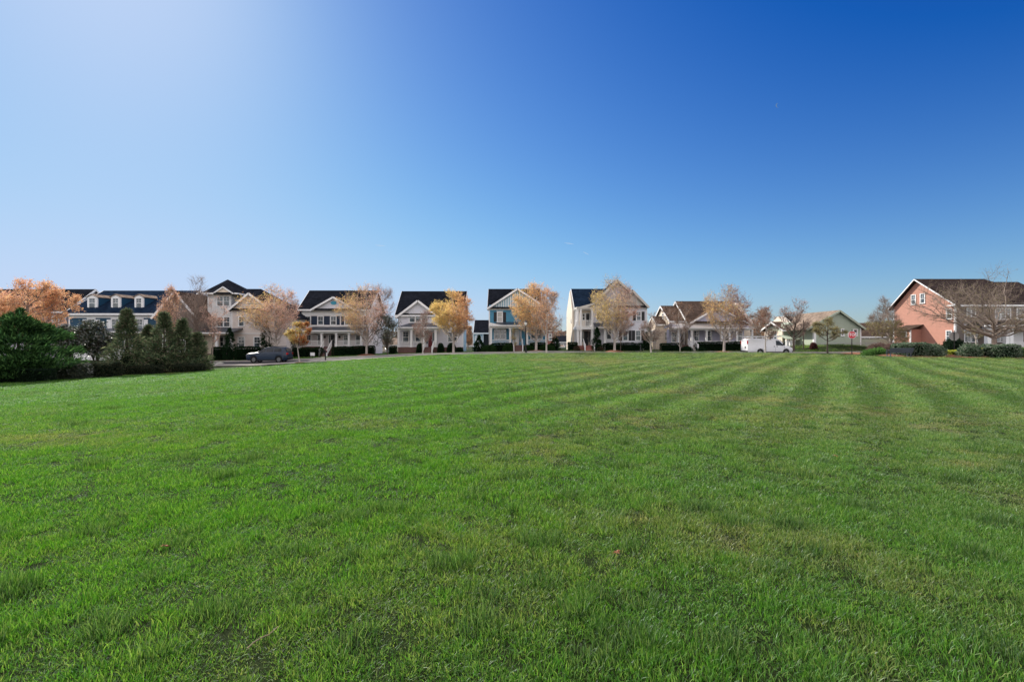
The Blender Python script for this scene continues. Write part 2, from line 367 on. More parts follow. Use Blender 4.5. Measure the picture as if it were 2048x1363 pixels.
for (a, b_, d, sx, sz) in bands:
    x, y = scatter(a, b_, d*GD)
    far = cl_k = None
    keep = y < edge_y(x)
    cy = np.interp(x, [p[0] for p in CL], [p[1] for p in CL]); dd = y-cy
    verge = ((dd > 3.1) & (dd < 4.85)) | ((dd > 6.05) & (dd < 14)) | ((dd < -3.95) & (y > edge_y(x)) & (x > -24) & (x < 34))
    keep = keep | (verge & (x > -38) & (x < 50))
    x = x[keep]; y = y[keep]
    PTS.append(np.stack([x, y, np.full_like(x, sx), np.full_like(x, sz)], 1))
P = np.concatenate(PTS); X_, Y_ = P[:, 0], P[:, 1]
n = len(P)
clump = fbm(nA, X_*3.1, Y_*3.1, 2)             # tussocks, about 30 cm
worn = fbm(nB, X_*.55+40, Y_*.55+9, 4)          # dry patches
big = fbm(nC, X_*.13+3, Y_*.13+70, 3)
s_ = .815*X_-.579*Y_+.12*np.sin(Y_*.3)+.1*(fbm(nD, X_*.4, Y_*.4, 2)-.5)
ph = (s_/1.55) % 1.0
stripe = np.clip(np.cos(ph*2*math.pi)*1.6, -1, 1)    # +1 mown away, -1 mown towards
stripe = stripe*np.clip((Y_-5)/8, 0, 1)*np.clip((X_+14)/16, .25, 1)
dry = np.clip((worn-.56)*5, 0, 1)*(.18+.32*np.clip((X_+2)/5, 0, 1)) + np.clip((big-.58)*2, 0, .3)*(X_ > -3)
dry += .16*np.clip((X_-.5+.15*Y_)/7, 0, 1)+.05
band = np.exp(-((Y_-8.6-.07*X_)/1.6)**2)*.42*np.clip(fbm(nE, X_*.8, Y_*2.0, 3)*2-.5, 0, 1); dry += band
dry = np.clip(dry + (G.random(n)-.5)*.25, 0, 1)
fine = fbm(nD, X_*7.5, Y_*7.5, 2)
height = P[:, 3]*np.maximum(.2, .50+1.15*clump**1.5+.75*(fine-.45))*(1-.35*dry)
bold = (fbm(nC, X_*2.6+60, Y_*2.6+20, 2) > .76) & (Y_ < 26); height = np.where(bold, height*1.12, height); dry = np.where(bold, dry*.3, dry)
holes = fbm(nE, X_*1.7+11, Y_*1.7+31, 2)       # sunken, dark-looking places
keep = ~((holes > .76) & (G.random(n) < .25)) & ~((dry > .8) & (G.random(n) < .35))
height = np.where(holes > .72, height*.8, height); dry = np.where(holes > .72, np.clip(dry+.28*(X_ > 0), 0, 1), dry)
# single coarse tussocks, left a little longer by the mower
tus = np.zeros(n); nt_ = 420; ty0 = 2.3+20*G.random(nt_)**1.3; tx0 = (G.random(nt_)-.5)*2.5*(ty0+1); tr0 = G.uniform(.04, .11, nt_)*(1+.04*ty0)
for a_, b2_, r_ in zip(tx0, ty0, tr0):
    i_ = np.where((np.abs(Y_-b2_) < r_) & (np.abs(X_-a_) < r_*1.7))[0]
    if len(i_): e_ = 1-((X_[i_]-a_)/(r_*1.6))**2-((Y_[i_]-b2_)/r_)**2; tus[i_] = np.maximum(tus[i_], np.clip(e_*2, 0, 1))
height = height*(1+1.0*tus)*.80; dry = dry*(1-tus)
rotz = G.random(n)*2*math.pi
lean = .12+.0*stripe
tx = .22*stripe*.579 + (G.random(n)-.5)*.4; ty = .22*stripe*.815 + (G.random(n)-.5)*.4
zz = np.array([gz(float(a), float(b_)) for a, b_ in zip(X_, Y_)])
P3 = np.stack([X_, Y_, zz-.004], 1)[keep]
ROT = np.stack([-ty*.9, tx*.9, rotz], 1)[keep]
SCL = np.stack([P[:, 2], P[:, 2], height], 1)[keep]
COOL = np.clip((X_+1+.10*Y_)/9, 0, 1)*.8*(.82+.18*stripe)+.25*np.clip(fbm(nD, X_*.9+5, Y_*.9, 3)*3-1.3, 0, 1)  # grey-green sheen towards the right painted into the blade colour, plus random cool patches
COOL = np.clip(COOL+.8*tus, 0, 1)[keep]; stripe = np.where(tus > .3, -1.6, stripe); DRY = dry[keep]; STR = stripe[keep]; CLP = clump[keep]; VAR = G.integers(0, 8, len(P3))  # tussocks also darkened in colour, for the shade on their near sides
# grass blade material
m, t, N, L = new_mat('grass_blade')
def inst(nm):
    a = N.new('ShaderNodeAttribute'); a.attribute_type = 'INSTANCER'; a.attribute_name = nm; return a
aD, aS, aC, aK = inst('dry'), inst('stripe'), inst('clump'), inst('cool')
aB = N.new('ShaderNodeAttribute'); aB.attribute_name = 'bl'     # per blade: x = random, y = height along blade
sp = N.new('ShaderNodeSeparateXYZ'); L.new(aB.outputs['Vector'], sp.inputs[0])
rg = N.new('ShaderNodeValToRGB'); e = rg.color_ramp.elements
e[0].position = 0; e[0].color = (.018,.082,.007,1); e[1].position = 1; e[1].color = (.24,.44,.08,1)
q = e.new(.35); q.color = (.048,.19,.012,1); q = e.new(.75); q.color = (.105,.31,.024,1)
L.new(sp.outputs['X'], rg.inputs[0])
rd = N.new('ShaderNodeValToRGB'); e = rd.color_ramp.elements
e[0].position = 0; e[0].color = (.10,.13,.04,1); e[1].position = 1; e[1].color = (.52,.44,.27,1); q = e.new(.45); q.color = (.19,.20,.08,1)
L.new(sp.outputs['X'], rd.inputs[0])
mth = N.new('ShaderNodeMath'); mth.operation = 'MULTIPLY_ADD'; mth.inputs[1].default_value = 1.0; L.new(aD.outputs['Fac'], mth.inputs[0])
cmpn = N.new('ShaderNodeMath'); cmpn.operation = 'SUBTRACT'; cmpn.inputs[1].default_value = .5
L.new(sp.outputs['Z'], cmpn.inputs[0]); s2 = N.new('ShaderNodeMath'); s2.operation = 'MULTIPLY'; s2.inputs[1].default_value = .55; L.new(cmpn.outputs[0], s2.inputs[0]); L.new(s2.outputs[0], mth.inputs[2])
cl = N.new('ShaderNodeClamp'); L.new(mth.outputs[0], cl.inputs[0])
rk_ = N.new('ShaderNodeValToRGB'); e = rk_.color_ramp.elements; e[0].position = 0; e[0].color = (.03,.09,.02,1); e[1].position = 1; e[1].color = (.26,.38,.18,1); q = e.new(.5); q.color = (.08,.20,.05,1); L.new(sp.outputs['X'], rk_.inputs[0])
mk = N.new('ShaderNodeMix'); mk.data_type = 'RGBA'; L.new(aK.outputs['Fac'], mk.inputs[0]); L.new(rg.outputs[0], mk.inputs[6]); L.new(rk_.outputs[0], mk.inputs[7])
mx = N.new('ShaderNodeMix'); mx.data_type = 'RGBA'; L.new(cl.outputs[0], mx.inputs[0]); L.new(mk.outputs[2], mx.inputs[6]); L.new(rd.outputs[0], mx.inputs[7])
# sheen of the leaning blades painted into their colour
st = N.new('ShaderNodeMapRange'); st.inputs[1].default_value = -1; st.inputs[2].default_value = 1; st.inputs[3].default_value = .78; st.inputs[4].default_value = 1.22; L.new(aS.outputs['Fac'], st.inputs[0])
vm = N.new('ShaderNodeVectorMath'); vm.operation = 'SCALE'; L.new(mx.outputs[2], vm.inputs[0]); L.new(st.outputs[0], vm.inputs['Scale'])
d = N.new('ShaderNodeBsdfDiffuse'); tr = N.new('ShaderNodeBsdfTranslucent'); L.new(vm.outputs[0], d.inputs[0]); tv = N.new('ShaderNodeVectorMath'); tv.operation = 'MULTIPLY'; tv.inputs[1].default_value = (1.22,1.30,.5); L.new(vm.outputs[0], tv.inputs[0]); L.new(tv.outputs[0], tr.inputs[0])
ms = N.new('ShaderNodeMixShader'); ms.inputs[0].default_value = .5; L.new(d.outputs[0], ms.inputs[1]); L.new(tr.outputs[0], ms.inputs[2])
gl = N.new('ShaderNodeBsdfGlossy'); gl.inputs['Roughness'].default_value = .55; gl.inputs['Color'].default_value = (.9,.95,1,1)
fr = N.new('ShaderNodeFresnel'); fr.inputs[0].default_value = 1.4
m2 = N.new('ShaderNodeMixShader'); fm = N.new('ShaderNodeMath'); fm.operation = 'MULTIPLY'; fm.inputs[1].default_value = .08; L.new(fr.outputs[0], fm.inputs[0]); L.new(fm.outputs[0], m2.inputs[0])
L.new(ms.outputs[0], m2.inputs[1]); L.new(gl.outputs[0], m2.inputs[2])
o_ = N.new('ShaderNodeOutputMaterial'); L.new(m2.outputs[0], o_.inputs[0])
M['grass'] = m
def tuft_mesh(seed):
    g = random.Random(seed); v = []; f = []; bl = []
    for k in range(40):
        a = g.random()*6.283; rr = .085*math.sqrt(g.random()); bx, by = rr*math.cos(a), rr*math.sin(a)
        h = g.uniform(.022,.062)*(1.25 if g.random() < .12 else 1); w = g.uniform(.0013,.0026)
        ld = a+g.uniform(-1.4, 1.4); ln = g.uniform(.1, .95)*h; fa = g.random()*3.14
        wx, wy = math.cos(fa)*w, math.sin(fa)*w; c1, c2 = g.random(), g.random(); n0 = len(v)
        for (tt, ww) in ((0, 1), (.5, .85), (.8, .5)):
            px_, py_ = bx+math.cos(ld)*ln*tt**1.8, by+math.sin(ld)*ln*tt**1.8; z = h*(tt-.18*tt*tt*(ln/h))
            v += [(px_-wx*ww, py_-wy*ww, z), (px_+wx*ww, py_+wy*ww, z)]; bl += [(c1, tt, c2)]*2
        v.append((bx+math.cos(ld)*ln, by+math.sin(ld)*ln, h*(1-.25*ln/h))); bl.append((c1, 1, c2))
        f += [(n0,n0+1,n0+3,n0+2),(n0+2,n0+3,n0+5,n0+4),(n0+4,n0+5,n0+6)]
    me = bpy.data.meshes.new('grass_tuft'); me.from_pydata(v, [], f); me.materials.append(M['grass'])
    at = me.attributes.new('bl', 'FLOAT_VECTOR', 'POINT'); at.data.foreach_set('vector', np.array(bl, np.float32).ravel())
    return me
tufts = [bpy.data.objects.new('grass_tuft', tuft_mesh(100+i)) for i in range(8)]
me = bpy.data.meshes.new('grass'); me.vertices.add(len(P3)); me.vertices.foreach_set('co', P3.astype(np.float32).ravel())
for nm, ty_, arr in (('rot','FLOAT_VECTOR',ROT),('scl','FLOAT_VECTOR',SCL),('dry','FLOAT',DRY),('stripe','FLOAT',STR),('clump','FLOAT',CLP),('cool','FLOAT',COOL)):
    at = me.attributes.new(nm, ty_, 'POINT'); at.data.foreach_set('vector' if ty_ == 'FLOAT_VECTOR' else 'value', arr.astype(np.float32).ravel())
at = me.attributes.new('var', 'INT', 'POINT'); at.data.foreach_set('value', VAR.astype(np.int32))
grass = bpy.data.objects.new('grass', me); link(grass); grass['kind'] = 'stuff'; grass['label'] = 'mown green lawn grass with paler dry patches and mowing stripes'; grass['category'] = 'grass'
ng = bpy.data.node_groups.new('grass_scatter', 'GeometryNodeTree')
ng.interface.new_socket('Geometry', in_out='INPUT', socket_type='NodeSocketGeometry'); ng.interface.new_socket('Geometry', in_out='OUTPUT', socket_type='NodeSocketGeometry')
gi = ng.nodes.new('NodeGroupInput'); go = ng.nodes.new('NodeGroupOutput'); GL = ng.links
join = ng.nodes.new('GeometryNodeGeometryToInstance')
for tf in tufts:
    oi = ng.nodes.new('GeometryNodeObjectInfo'); oi.inputs['Object'].default_value = tf; oi.inputs['As Instance'].default_value = True
    GL.new(oi.outputs['Geometry'], join.inputs[0])
# multi-input sockets list the links last-in first; the order does not matter for random variants
mp_ = ng.nodes.new('GeometryNodeMeshToPoints'); GL.new(gi.outputs[0], mp_.inputs[0])
ji = ng.nodes.new('GeometryNodeJoinGeometry')
for nd in list(ng.nodes):
    if nd.bl_idname == 'GeometryNodeObjectInfo': GL.new(nd.outputs['Geometry'], ji.inputs[0])
ng.nodes.remove(join)
ip = ng.nodes.new('GeometryNodeInstanceOnPoints'); GL.new(mp_.outputs[0], ip.inputs['Points']); GL.new(ji.outputs[0], ip.inputs['Instance']); ip.inputs['Pick Instance'].default_value = True
def na(nm, ty_):
    a = ng.nodes.new('GeometryNodeInputNamedAttribute'); a.data_type = ty_; a.inputs['Name'].default_value = nm; return a
GL.new(na('var','INT').outputs[0], ip.inputs['Instance Index'])
er = ng.nodes.new('FunctionNodeEulerToRotation'); GL.new(na('rot','FLOAT_VECTOR').outputs[0], er.inputs[0]); GL.new(er.outputs[0], ip.inputs['Rotation'])
GL.new(na('scl','FLOAT_VECTOR').outputs[0], ip.inputs['Scale']); GL.new(ip.outputs[0], go.inputs[0])
gm = grass.modifiers.new('scatter', 'NODES'); gm.node_group = ng
print('grass tufts', len(P3))
# ================================================================ HOUSE KIT
class Face:
    """a wall plane; u runs along it, z up, d outward.  '-y' faces the lawn, '-x' faces the sun side, '+x' the other"""
    def __init__(s, kind, c): s.k = kind; s.c = c
    def p(s, u, z, d):
        if s.k == '-y': return (u, s.c-d, z)
        if s.k == '-x': return (s.c-d, u, z)
        return (s.c+d, u, z)
    def box(s, mb, u0, u1, z0, z1, d0, d1):
        a = s.p(u0, z0, d0); b = s.p(u1, z1, d1)
        return mb.box(min(a[0],b[0]), max(a[0],b[0]), min(a[1],b[1]), max(a[1],b[1]), min(a[2],b[2]), max(a[2],b[2]))
def window(par, face, u0, u1, z0, z1, n=1, fr='white', shut=None, cap=False, grid=0, pane='glass', label=None):
    """n sashes side by side; casing + sill (window), pane and sash bars as sub-parts"""
    c = .09; mb = MB()
    face.box(mb, u0-c, u0, z0, z1, 0, .06); face.box(mb, u1, u1+c, z0, z1, 0, .06)
    face.box(mb, u0-c, u1+c, z1, z1+c*(1.6 if cap else 1), 0, .07); face.box(mb, u0-c-.03, u1+c+.03, z0-.07, z0, 0, .10)
    if cap: face.box(mb, u0-c-.06, u1+c+.06, z1+c*1.6, z1+c*1.6+.05, 0, .11)
    wd = (u1-u0)/n
    for i in range(1, n): face.box(mb, u0+i*wd-.05, u0+i*wd+.05, z0, z1, 0, .055)
    w_ = mb.build('window', M[fr], par, label=label)
    pn = MB(); face.box(pn, u0, u1, z0, z1, 0, .018); pn.build('pane', M[pane], w_)
    sb = MB()
    for i in range(n):
        a = u0+i*wd+(.05 if i else 0); b = u0+(i+1)*wd-(.05 if i < n-1 else 0)
        zm = (z0+z1)/2; face.box(sb, a, b, zm-.03, zm+.03, .018, .045)
        face.box(sb, a, a+.035, z0, zm-.03, .018, .04); face.box(sb, b-.035, b, z0, zm-.03, .018, .04)
        face.box(sb, a, a+.035, zm+.03, z1, .018, .04); face.box(sb, b-.035, b, zm+.03, z1, .018, .04)
        face.box(sb, a+.035, b-.035, z1-.035, z1, .018, .04); face.box(sb, a+.035, b-.035, z0, z0+.04, .018, .04)
        for g_ in range(grid):
            uu = a+(b-a)*(g_+1)/(grid+1); face.box(sb, uu-.01, uu+.01, zm+.03, z1-.035, .018, .03)
        if grid: face.box(sb, a+.035, b-.035, (zm+z1)/2-.01, (zm+z1)/2+.01, .018, .032)
    sb.build('sash', M[fr], w_)
    if shut:
        for (a, b) in ((u0-c-.05-.42, u0-c-.02), (u1+c+.02, u1+c+.05+.42)):
            s_ = MB(); face.box(s_, a, b, z0-.02, z1+.04, 0, .04)
            for zz_ in (z0, (z0+z1)/2-.04, z1-.05): face.box(s_, a+.03, b-.03, zz_, zz_+.07, .04, .055)
            s_.build('shutter', M[shut], par)
    return w_
def wpx(par, Y, px0, px1, pyt, pyb, **k):
    return window(par, Face('-y', Y), PX(px0, Y), PX(px1, Y), PZ(pyb, Y), PZ(pyt, Y), **k)
def door(par, face, u0, u1, z0, z1, m='darkdoor', side=True, label=None):
    mb = MB(); c = .09
    face.box(mb, u0-c, u0, z0, z1, 0, .07); face.box(mb, u1, u1+c, z0, z1, 0, .07); face.box(mb, u0-c, u1+c, z1, z1+c, 0, .08)
    d_ = MB(); wd = u1-u0; a = u0+(wd*.25 if side else .02); b = u1-(wd*.25 if side else .02)
    face.box(d_, a, b, z0, z1, 0, .03)
    for (p_, q_) in ((.08, .45), (.52, .92)):
        for (e, f_) in ((.12, .46), (.54, .88)): face.box(d_, a+(b-a)*e, a+(b-a)*f_, z0+(z1-z0)*p_, z0+(z1-z0)*q_, .03, .042)
    D = d_.build('door', M[m], par, label=label); mb.build('door_frame', M['white'], D)
    if side:
        g_ = MB()
        for (e, f_) in ((u0, a-.04), (b+.04, u1)): face.box(g_, e+.02, f_-.02, z0+.5, z1-.05, 0, .025)
        g_.build('sidelight', M['glass'], D)
    h_ = MB(); face.box(h_, b-.12, b-.07, z0+.95, z0+1.1, .03, .09); h_.build('handle', M['greymetal'], D)
def gable_roof_x(par, x0, x1, y0, y1, ze, zr, m, ym=None, t=.16, ov=0, name='roof'):
    """ridge along X"""
    ym = (y0+y1)/2 if ym is None else ym; mb = MB()
    mb.prism([(x0,y0,ze),(x1,y0,ze),(x1,ym,zr),(x0,ym,zr)], (0,0,-t))
    mb.prism([(x0,ym,zr),(x1,ym,zr),(x1,y1,ze),(x0,y1,ze)], (0,0,-t))
    r = mb.build(name, M[m], par)
    tr = MB()
    for xx in (x0-.02, x1+.02):
        tr.bar((xx,y0,ze-.13),(xx,ym,zr-.13),.05,.24); tr.bar((xx,ym,zr-.13),(xx,y1,ze-.13),.05,.24)
    tr.box(x0, x1, y0-.05, y0-.001, ze-.28, ze-.05)
    tr.build('roof_trim', M['white'], r); return r
def gable_roof_y(par, x0, x1, y0, y1, ze, zr, m, xm=None, t=.16, name='roof', trim='white', tw=.26):
    """ridge along Y, gable end at y0"""
    xm = (x0+x1)/2 if xm is None else xm; mb = MB()
    mb.prism([(x0,y0,ze),(xm,y0,zr),(xm,y1,zr),(x0,y1,ze)], (0,0,-t))
    mb.prism([(xm,y0,zr),(x1,y0,ze),(x1,y1,ze),(xm,y1,zr)], (0,0,-t))
    r = mb.build(name, M[m], par); tr = MB()
    tr.bar((x0,y0-.03,ze-.14),(xm,y0-.03,zr-.14),.06,tw); tr.bar((xm,y0-.03,zr-.14),(x1,y0-.03,ze-.14),.06,tw)
    tr.build('roof_trim', M[trim], r); return r
def hip_roof(par, x0, x1, y0, y1, ze, zr, rx0, rx1, m, ry=None, name='roof'):
    ry = (y0+y1)/2 if ry is None else ry; mb = MB()
    A=(x0,y0,ze);B=(x1,y0,ze);C_=(x1,y1,ze);D=(x0,y1,ze);P_=(rx0,ry,zr);Q=(rx1,ry,zr)
    mb.poly([A,B,Q,P_]); mb.poly([B,C_,Q]); mb.poly([C_,D,P_,Q]); mb.poly([D,A,P_]); mb.poly([D,C_,B,A])
    r = mb.build(name, M[m], par)
    tr = MB(); tr.box(x0, x1, y0-.05, y0-.001, ze-.2, ze-.01); tr.box(x0-.05, x0-.001, y0, y1, ze-.2, ze-.01); tr.box(x1+.001, x1+.05, y0, y1, ze-.2, ze-.01)
    tr.build('roof_trim', M['white'], r); return r
def wall_y(par, x0, x1, y0, y1, zb, ze, zr, m, xm=None, name='wall'):
    """solid with gable end facing -y"""
    xm = (x0+x1)/2 if xm is None else xm
    return MB().prism([(x0,y0,zb),(x1,y0,zb),(x1,y0,ze),(xm,y0,zr),(x0,y0,ze)], (0,y1-y0,0)).build(name, M[m], par)
def wall_x(par, x0, x1, y0, y1, zb, ze, zr, m, ym=None, name='wall'):
    ym = (y0+y1)/2 if ym is None else ym
    return MB().prism([(x0,y0,zb),(x0,y0,ze),(x0,ym,zr),(x0,y1,ze),(x0,y1,zb)], (x1-x0,0,0)).build(name, M[m], par)
def wallbox(par, x0, x1, y0, y1, z0, z1, m, name='wall'):
    return MB().box(x0,x1,y0,y1,z0,z1).build(name, M[m], par)
def column(par, x, y, z0, z1, w=.24, m='white', tall=0):
    mb = MB()
    mb.box(x-w/2-.05, x+w/2+.05, y-w/2-.05, y+w/2+.05, z0, z0+.22)
    mb.prism([(x-w/2,y-w/2,z0+.22),(x+w/2,y-w/2,z0+.22),(x+w/2,y+w/2,z0+.22),(x-w/2,y+w/2,z0+.22)], (0,0,z1-z0-.40))
    mb.box(x-w/2-.04, x+w/2+.04, y-w/2-.04, y+w/2+.04, z1-.18, z1)
    return mb.build('column', M[m], par)
def railing(par, x0, x1, y, z0, z1, m='white', along='x', sp=.14):
    mb = MB()
    def bx(a, b, c0, c1, z_0, z_1):
        if along == 'x': mb.box(a, b, y+c0, y+c1, z_0, z_1)
        else: mb.box(y+c0, y+c1, a, b, z_0, z_1)
    bx(x0, x1, -.045, .045, z1-.07, z1); bx(x0, x1, -.03, .03, z0+.08, z0+.14)
    n_ = max(2, int((x1-x0)/sp))
    for i in range(n_):
        a = x0+(i+.5)*(x1-x0)/n_; bx(a-.022, a+.022, -.02, .02, z0+.14, z1-.07)
    return mb.build('railing', M[m], par)
def steps(par, x0, x1, y0, y1, z0, z1, m='brick', rails=True):
    n_ = max(2, int(round((z1-z0)/.17))); mb = MB(); d = (y1-y0)/n_
    for i in range(n_): mb.box(x0, x1, y0+i*d, y1, z0+(i)*(z1-z0)/n_-(.3 if i == 0 else 0), z0+(i+1)*(z1-z0)/n_)
    s_ = mb.build('steps', M[m], par)
    if rails:
        for xx in (x0-.07, x1+.07):
            r_ = MB(); r_.box(xx-.07, xx+.07, y0-.07, y0+.07, z0-.1, z0+1.05)
            r_.bar((xx,y0+.07,z0+.95),(xx,y1,z1+.92),.07,.07); r_.bar((xx,y0+.07,z0+.25),(xx,y1,z1+.2),.05,.05)
            k_ = max(3, int((y1-y0)/.16))
            for i in range(k_):
                f_ = (i+.5)/k_; yy = y0+.07+(y1-y0-.07)*f_; zz_ = z0+(z1-z0)*f_
                r_.box(xx-.02, xx+.02, yy-.02, yy+.02, zz_+.25, zz_+.93)
            r_.build('stair_rail', M['white'], s_)
def pediment(par, x0, x1, y, ze, zr, m, t=.1, depth=.5):
    """small pent roof closing the bottom of a front gable"""
    return MB().prism([(x0,y-depth,ze-.02),(x1,y-depth,ze-.02),(x1,y,ze+.16),(x0,y,ze+.16)], (0,0,-t)).build('pent_roof', M[m], par)
def porch_roof(par, x0, x1, y0, y1, z0, z1, m, hipl=0, hipr=0):
    mb = MB(); t = .1
    mb.prism([(x0,y0,z0),(x1,y0,z0),(x1-hipr,y1,z1),(x0+hipl,y1,z1)], (0,0,-t))
    if hipl: mb.poly([(x0,y0,z0),(x0+hipl,y1,z1),(x0,y1,z0)])
    if hipr: mb.poly([(x1,y0,z0),(x1,y1,z0),(x1-hipr,y1,z1)])
    r = mb.build('porch_roof', M[m], par)
    MB().box(x0, x1, y0-.10, y0-.003, z0-.16, z0+.02).build('gutter', M['white'], r); return r
def house(x, y, z, name, label, group='houses facing the green'):
    return empty(name, (x, y, z), label, 'house', group)

# ================================================================ HOUSES (metres, from left to right)
# ---- 1a far-left house behind the orange tree
Y = 62
h = house(PX(30,Y), Y, gz(PX(30,Y),Y), 'brick_house', 'grey-brown house at the far left edge, mostly behind the orange tree')
x0, x1 = PX(-160, Y), PX(138, Y); zb = -1.2; ze = PZ(622, Y); zr = PZ(578, Y+4)
wall_x(h, x0, x1-.4, Y, Y+8, zb, ze-.1, zr-.2, 'greyside'); gable_roof_x(h, x0-.3, x1, Y-.4, Y+8.4, ze, zr, 'roof')
for a in (-60, 0, 50, 105): wpx(h, Y, a, a+12, 633, 653)
for a in (-60, 0, 50, 105): wpx(h, Y, a, a+12, 668, 692)
# ---- 1 deep blue house with dormers
Y = 60
h = house(PX(235,Y), Y, gz(PX(235,Y),Y), 'dormer_house', 'deep blue house with three white dormers and white shutters')
x0, x1 = PX(138, Y), PX(345, Y); zb = -1.4; ze = PZ(626, Y); zr = PZ(581, Y+5.6)
wall_x(h, x0, x1, Y, Y+11, zb, ze-.15, zr-.25, 'navy'); gable_roof_x(h, x0-.35, x1, Y-.5, Y+11.5, ze, zr, 'roofblue')
tr = MB(); tr.box(x0-.03, x0+.14, Y-.03, Y+.1, zb, ze-.2); tr.box(x1-.14, x1, Y-.03, Y+.1, zb, ze-.2); tr.box(x0+.14, x1-.14, Y-.04, Y-.001, ze-.62, ze-.28); tr.build('corner_trim', M['white'], h)
def dormer(par, Y, px0, px1, pyt, pye, pyb, depth, m='white', rm='rooftan', side='navy'):
    x0, x1 = PX(px0, Y), PX(px1, Y); ze, zr, zb = PZ(pye, Y), PZ(pyt, Y), PZ(pyb, Y)
    d = wall_y(par, x0, x1, Y, Y+depth, zb, ze, zr-.08, m, name='dormer')
    sd_ = MB(); sd_.box(x0-.02, x0-.002, Y+.16, Y+depth, zb, ze-.05); sd_.box(x1+.002, x1+.02, Y+.16, Y+depth, zb, ze-.05); sd_.build('dormer_side', M[side], d)
    mb = MB(); xm = (x0+x1)/2; o_ = .14
    mb.prism([(x0-o_,Y-.15,ze-.04),(xm,Y-.15,zr+.03),(xm,Y+depth,zr+.03),(x0-o_,Y+depth,ze-.04)], (0,0,-.07))
    mb.prism([(xm,Y-.15,zr+.03),(x1+o_,Y-.15,ze-.04),(x1+o_,Y+depth,ze-.04),(xm,Y+depth,zr+.03)], (0,0,-.07)); mb.build('dormer_roof', M[rm], d)
    wf = Face('-y', Y); c = (x1-x0)*.2
    window(d, wf, x0+c, x1-c, zb+.18, ze-.22, grid=1)
for (a, b) in ((174.5, 194.5), (222, 241), (269, 287)): dormer(h, Y+.9, a, b, 588, 593, 618, 3.2, rm='rooftan')
for a in (176, 224, 272):
    w_ = wpx(h, Y, a, a+14, 638, 662, cap=True, grid=1)
    for (u0, u1) in ((a-10, a-2.0), (a+16.2, a+24)):
        MB().box(PX(u0,Y), PX(u1,Y), Y-.05, Y-.001, PZ(662,Y), PZ(638.5,Y)).build('shutter', M['white'], h)
for a in (160, 205, 250, 295): wpx(h, Y, a, a+14, 680, 706, cap=True)
# porch with white railing, seen between the magnolias
pz = gz(PX(190,Y),Y-2)+.6
wallbox(h, PX(150,Y), PX(330,Y), Y-2.4, Y-.002, -1.5, pz, 'white', 'porch_floor')
for a in (152, 190, 240, 290, 328): column(h, PX(a,Y-2.2), Y-2.2, pz, PZ(667,Y-2.2))
MB().box(PX(150,Y), PX(330,Y), Y-2.35, Y-2.05, PZ(667,Y-2.2), PZ(663,Y-2.2)).build('porch_beam', M['white'], h)
porch_roof(h, PX(149,Y), PX(331,Y), Y-2.6, Y-.003, PZ(662.5,Y-2.6), PZ(656,Y), 'roofmetal', .5, .5)
for a, b in ((153.5,189),(191.5,239),(241.5,289),(291,327)): railing(h, PX(a,Y-2.2), PX(b,Y-2.2), Y-2.2, pz, pz+.9)
# ---- 1b brown-grey gable wing to the right
h = house(PX(350,Y), Y-2, gz(PX(350,Y),Y-2), 'gabled_house', 'brown-grey steep front gable behind the thin pink and orange tree')
Y = 58; x0, x1 = PX(312, Y), PX(393, Y); ze, zr = PZ(632, Y), PZ(582, Y)
wall_y(h, x0, x1, Y, Y+11, -1.4, ze-.15, zr-.3, 'brownside'); gable_roof_y(h, x0-.35, x1+.35, Y-.35, Y+11.3, ze-.2, zr, 'roofbrown')
wpx(h, Y, 342, 348, 604, 616, cap=True); wpx(h, Y, 330, 341, 640, 662); wpx(h, Y, 360, 371, 640, 662); wpx(h, Y, 330, 341, 680, 703); wpx(h, Y, 360, 371, 680, 703)

# ---- 2 pale three-storey house with a tower
Y = 61
h = house(PX(500,Y), Y, gz(PX(500,Y),Y), 'tower_house', 'pale pink three-storey house with a dark hipped tower roof at its left')
zb = -1.3
tx0, tx1 = PX(415.5, Y), PX(462, Y)
wallbox(h, tx0, tx1, Y, Y+5.2, zb, PZ(655, Y), 'pinkwhite'); wallbox(h, tx0, tx1, Y+.003, Y+5.2, PZ(655, Y), PZ(586, Y), 'paleboard')
tr = MB()
for a in (415.5, 461): tr.box(PX(a,Y)-.0, PX(a,Y)+.12, Y-.04, Y-.001, PZ(653,Y), PZ(588,Y))
tr.box(PX(432.5,Y), PX(458.6,Y), Y-.035, Y-.002, PZ(616.5,Y), PZ(613.5,Y)); tr.build('corner_trim', M['white'], h)
hip_roof(h, PX(409,Y), PX(474,Y-.6), Y-.6, Y+6, PZ(585,Y-.6), PZ(559.5,Y+3), PX(458,Y+3)-.05, PX(458,Y+3)+.05, 'roof')
gy = Y-.75; gx0, gx1 = PX(427, gy), PX(465, gy)      # little front gable on the tower
MB().prism([(gx0,gy+.1,PZ(584.5,gy)),(gx1,gy+.1,PZ(584.5,gy)),((gx0+gx1)/2,gy+.1,PZ(573.5,gy))], (0,2.2,0)).build('gable', M['cream'], h)
gable_roof_y(h, gx0-.1, gx1+.1, gy, gy+2.3, PZ(585,gy), PZ(571.5,gy), 'roof', t=.1, tw=.16); pediment(h, gx0+.1, gx1-.1, gy+.05, PZ(586.5,gy), 0, 'roof', depth=.25)
wpx(h, Y, 434.5, 459, 592.5, 612, n=2, grid=1); wpx(h, Y, 435, 459.5, 634, 653, n=2, grid=1)
# left low eave wing
wallbox(h, PX(405,Y+2), PX(415,Y+2)+1, Y+1.5, Y+8, zb, PZ(624,Y+2), 'pinkwhite'); hip_roof(h, PX(400.5,Y+1), PX(418,Y+1), Y+1, Y+8.5, PZ(623,Y+1), PZ(610,Y+4), PX(425,Y+4), PX(427,Y+4), 'roof')
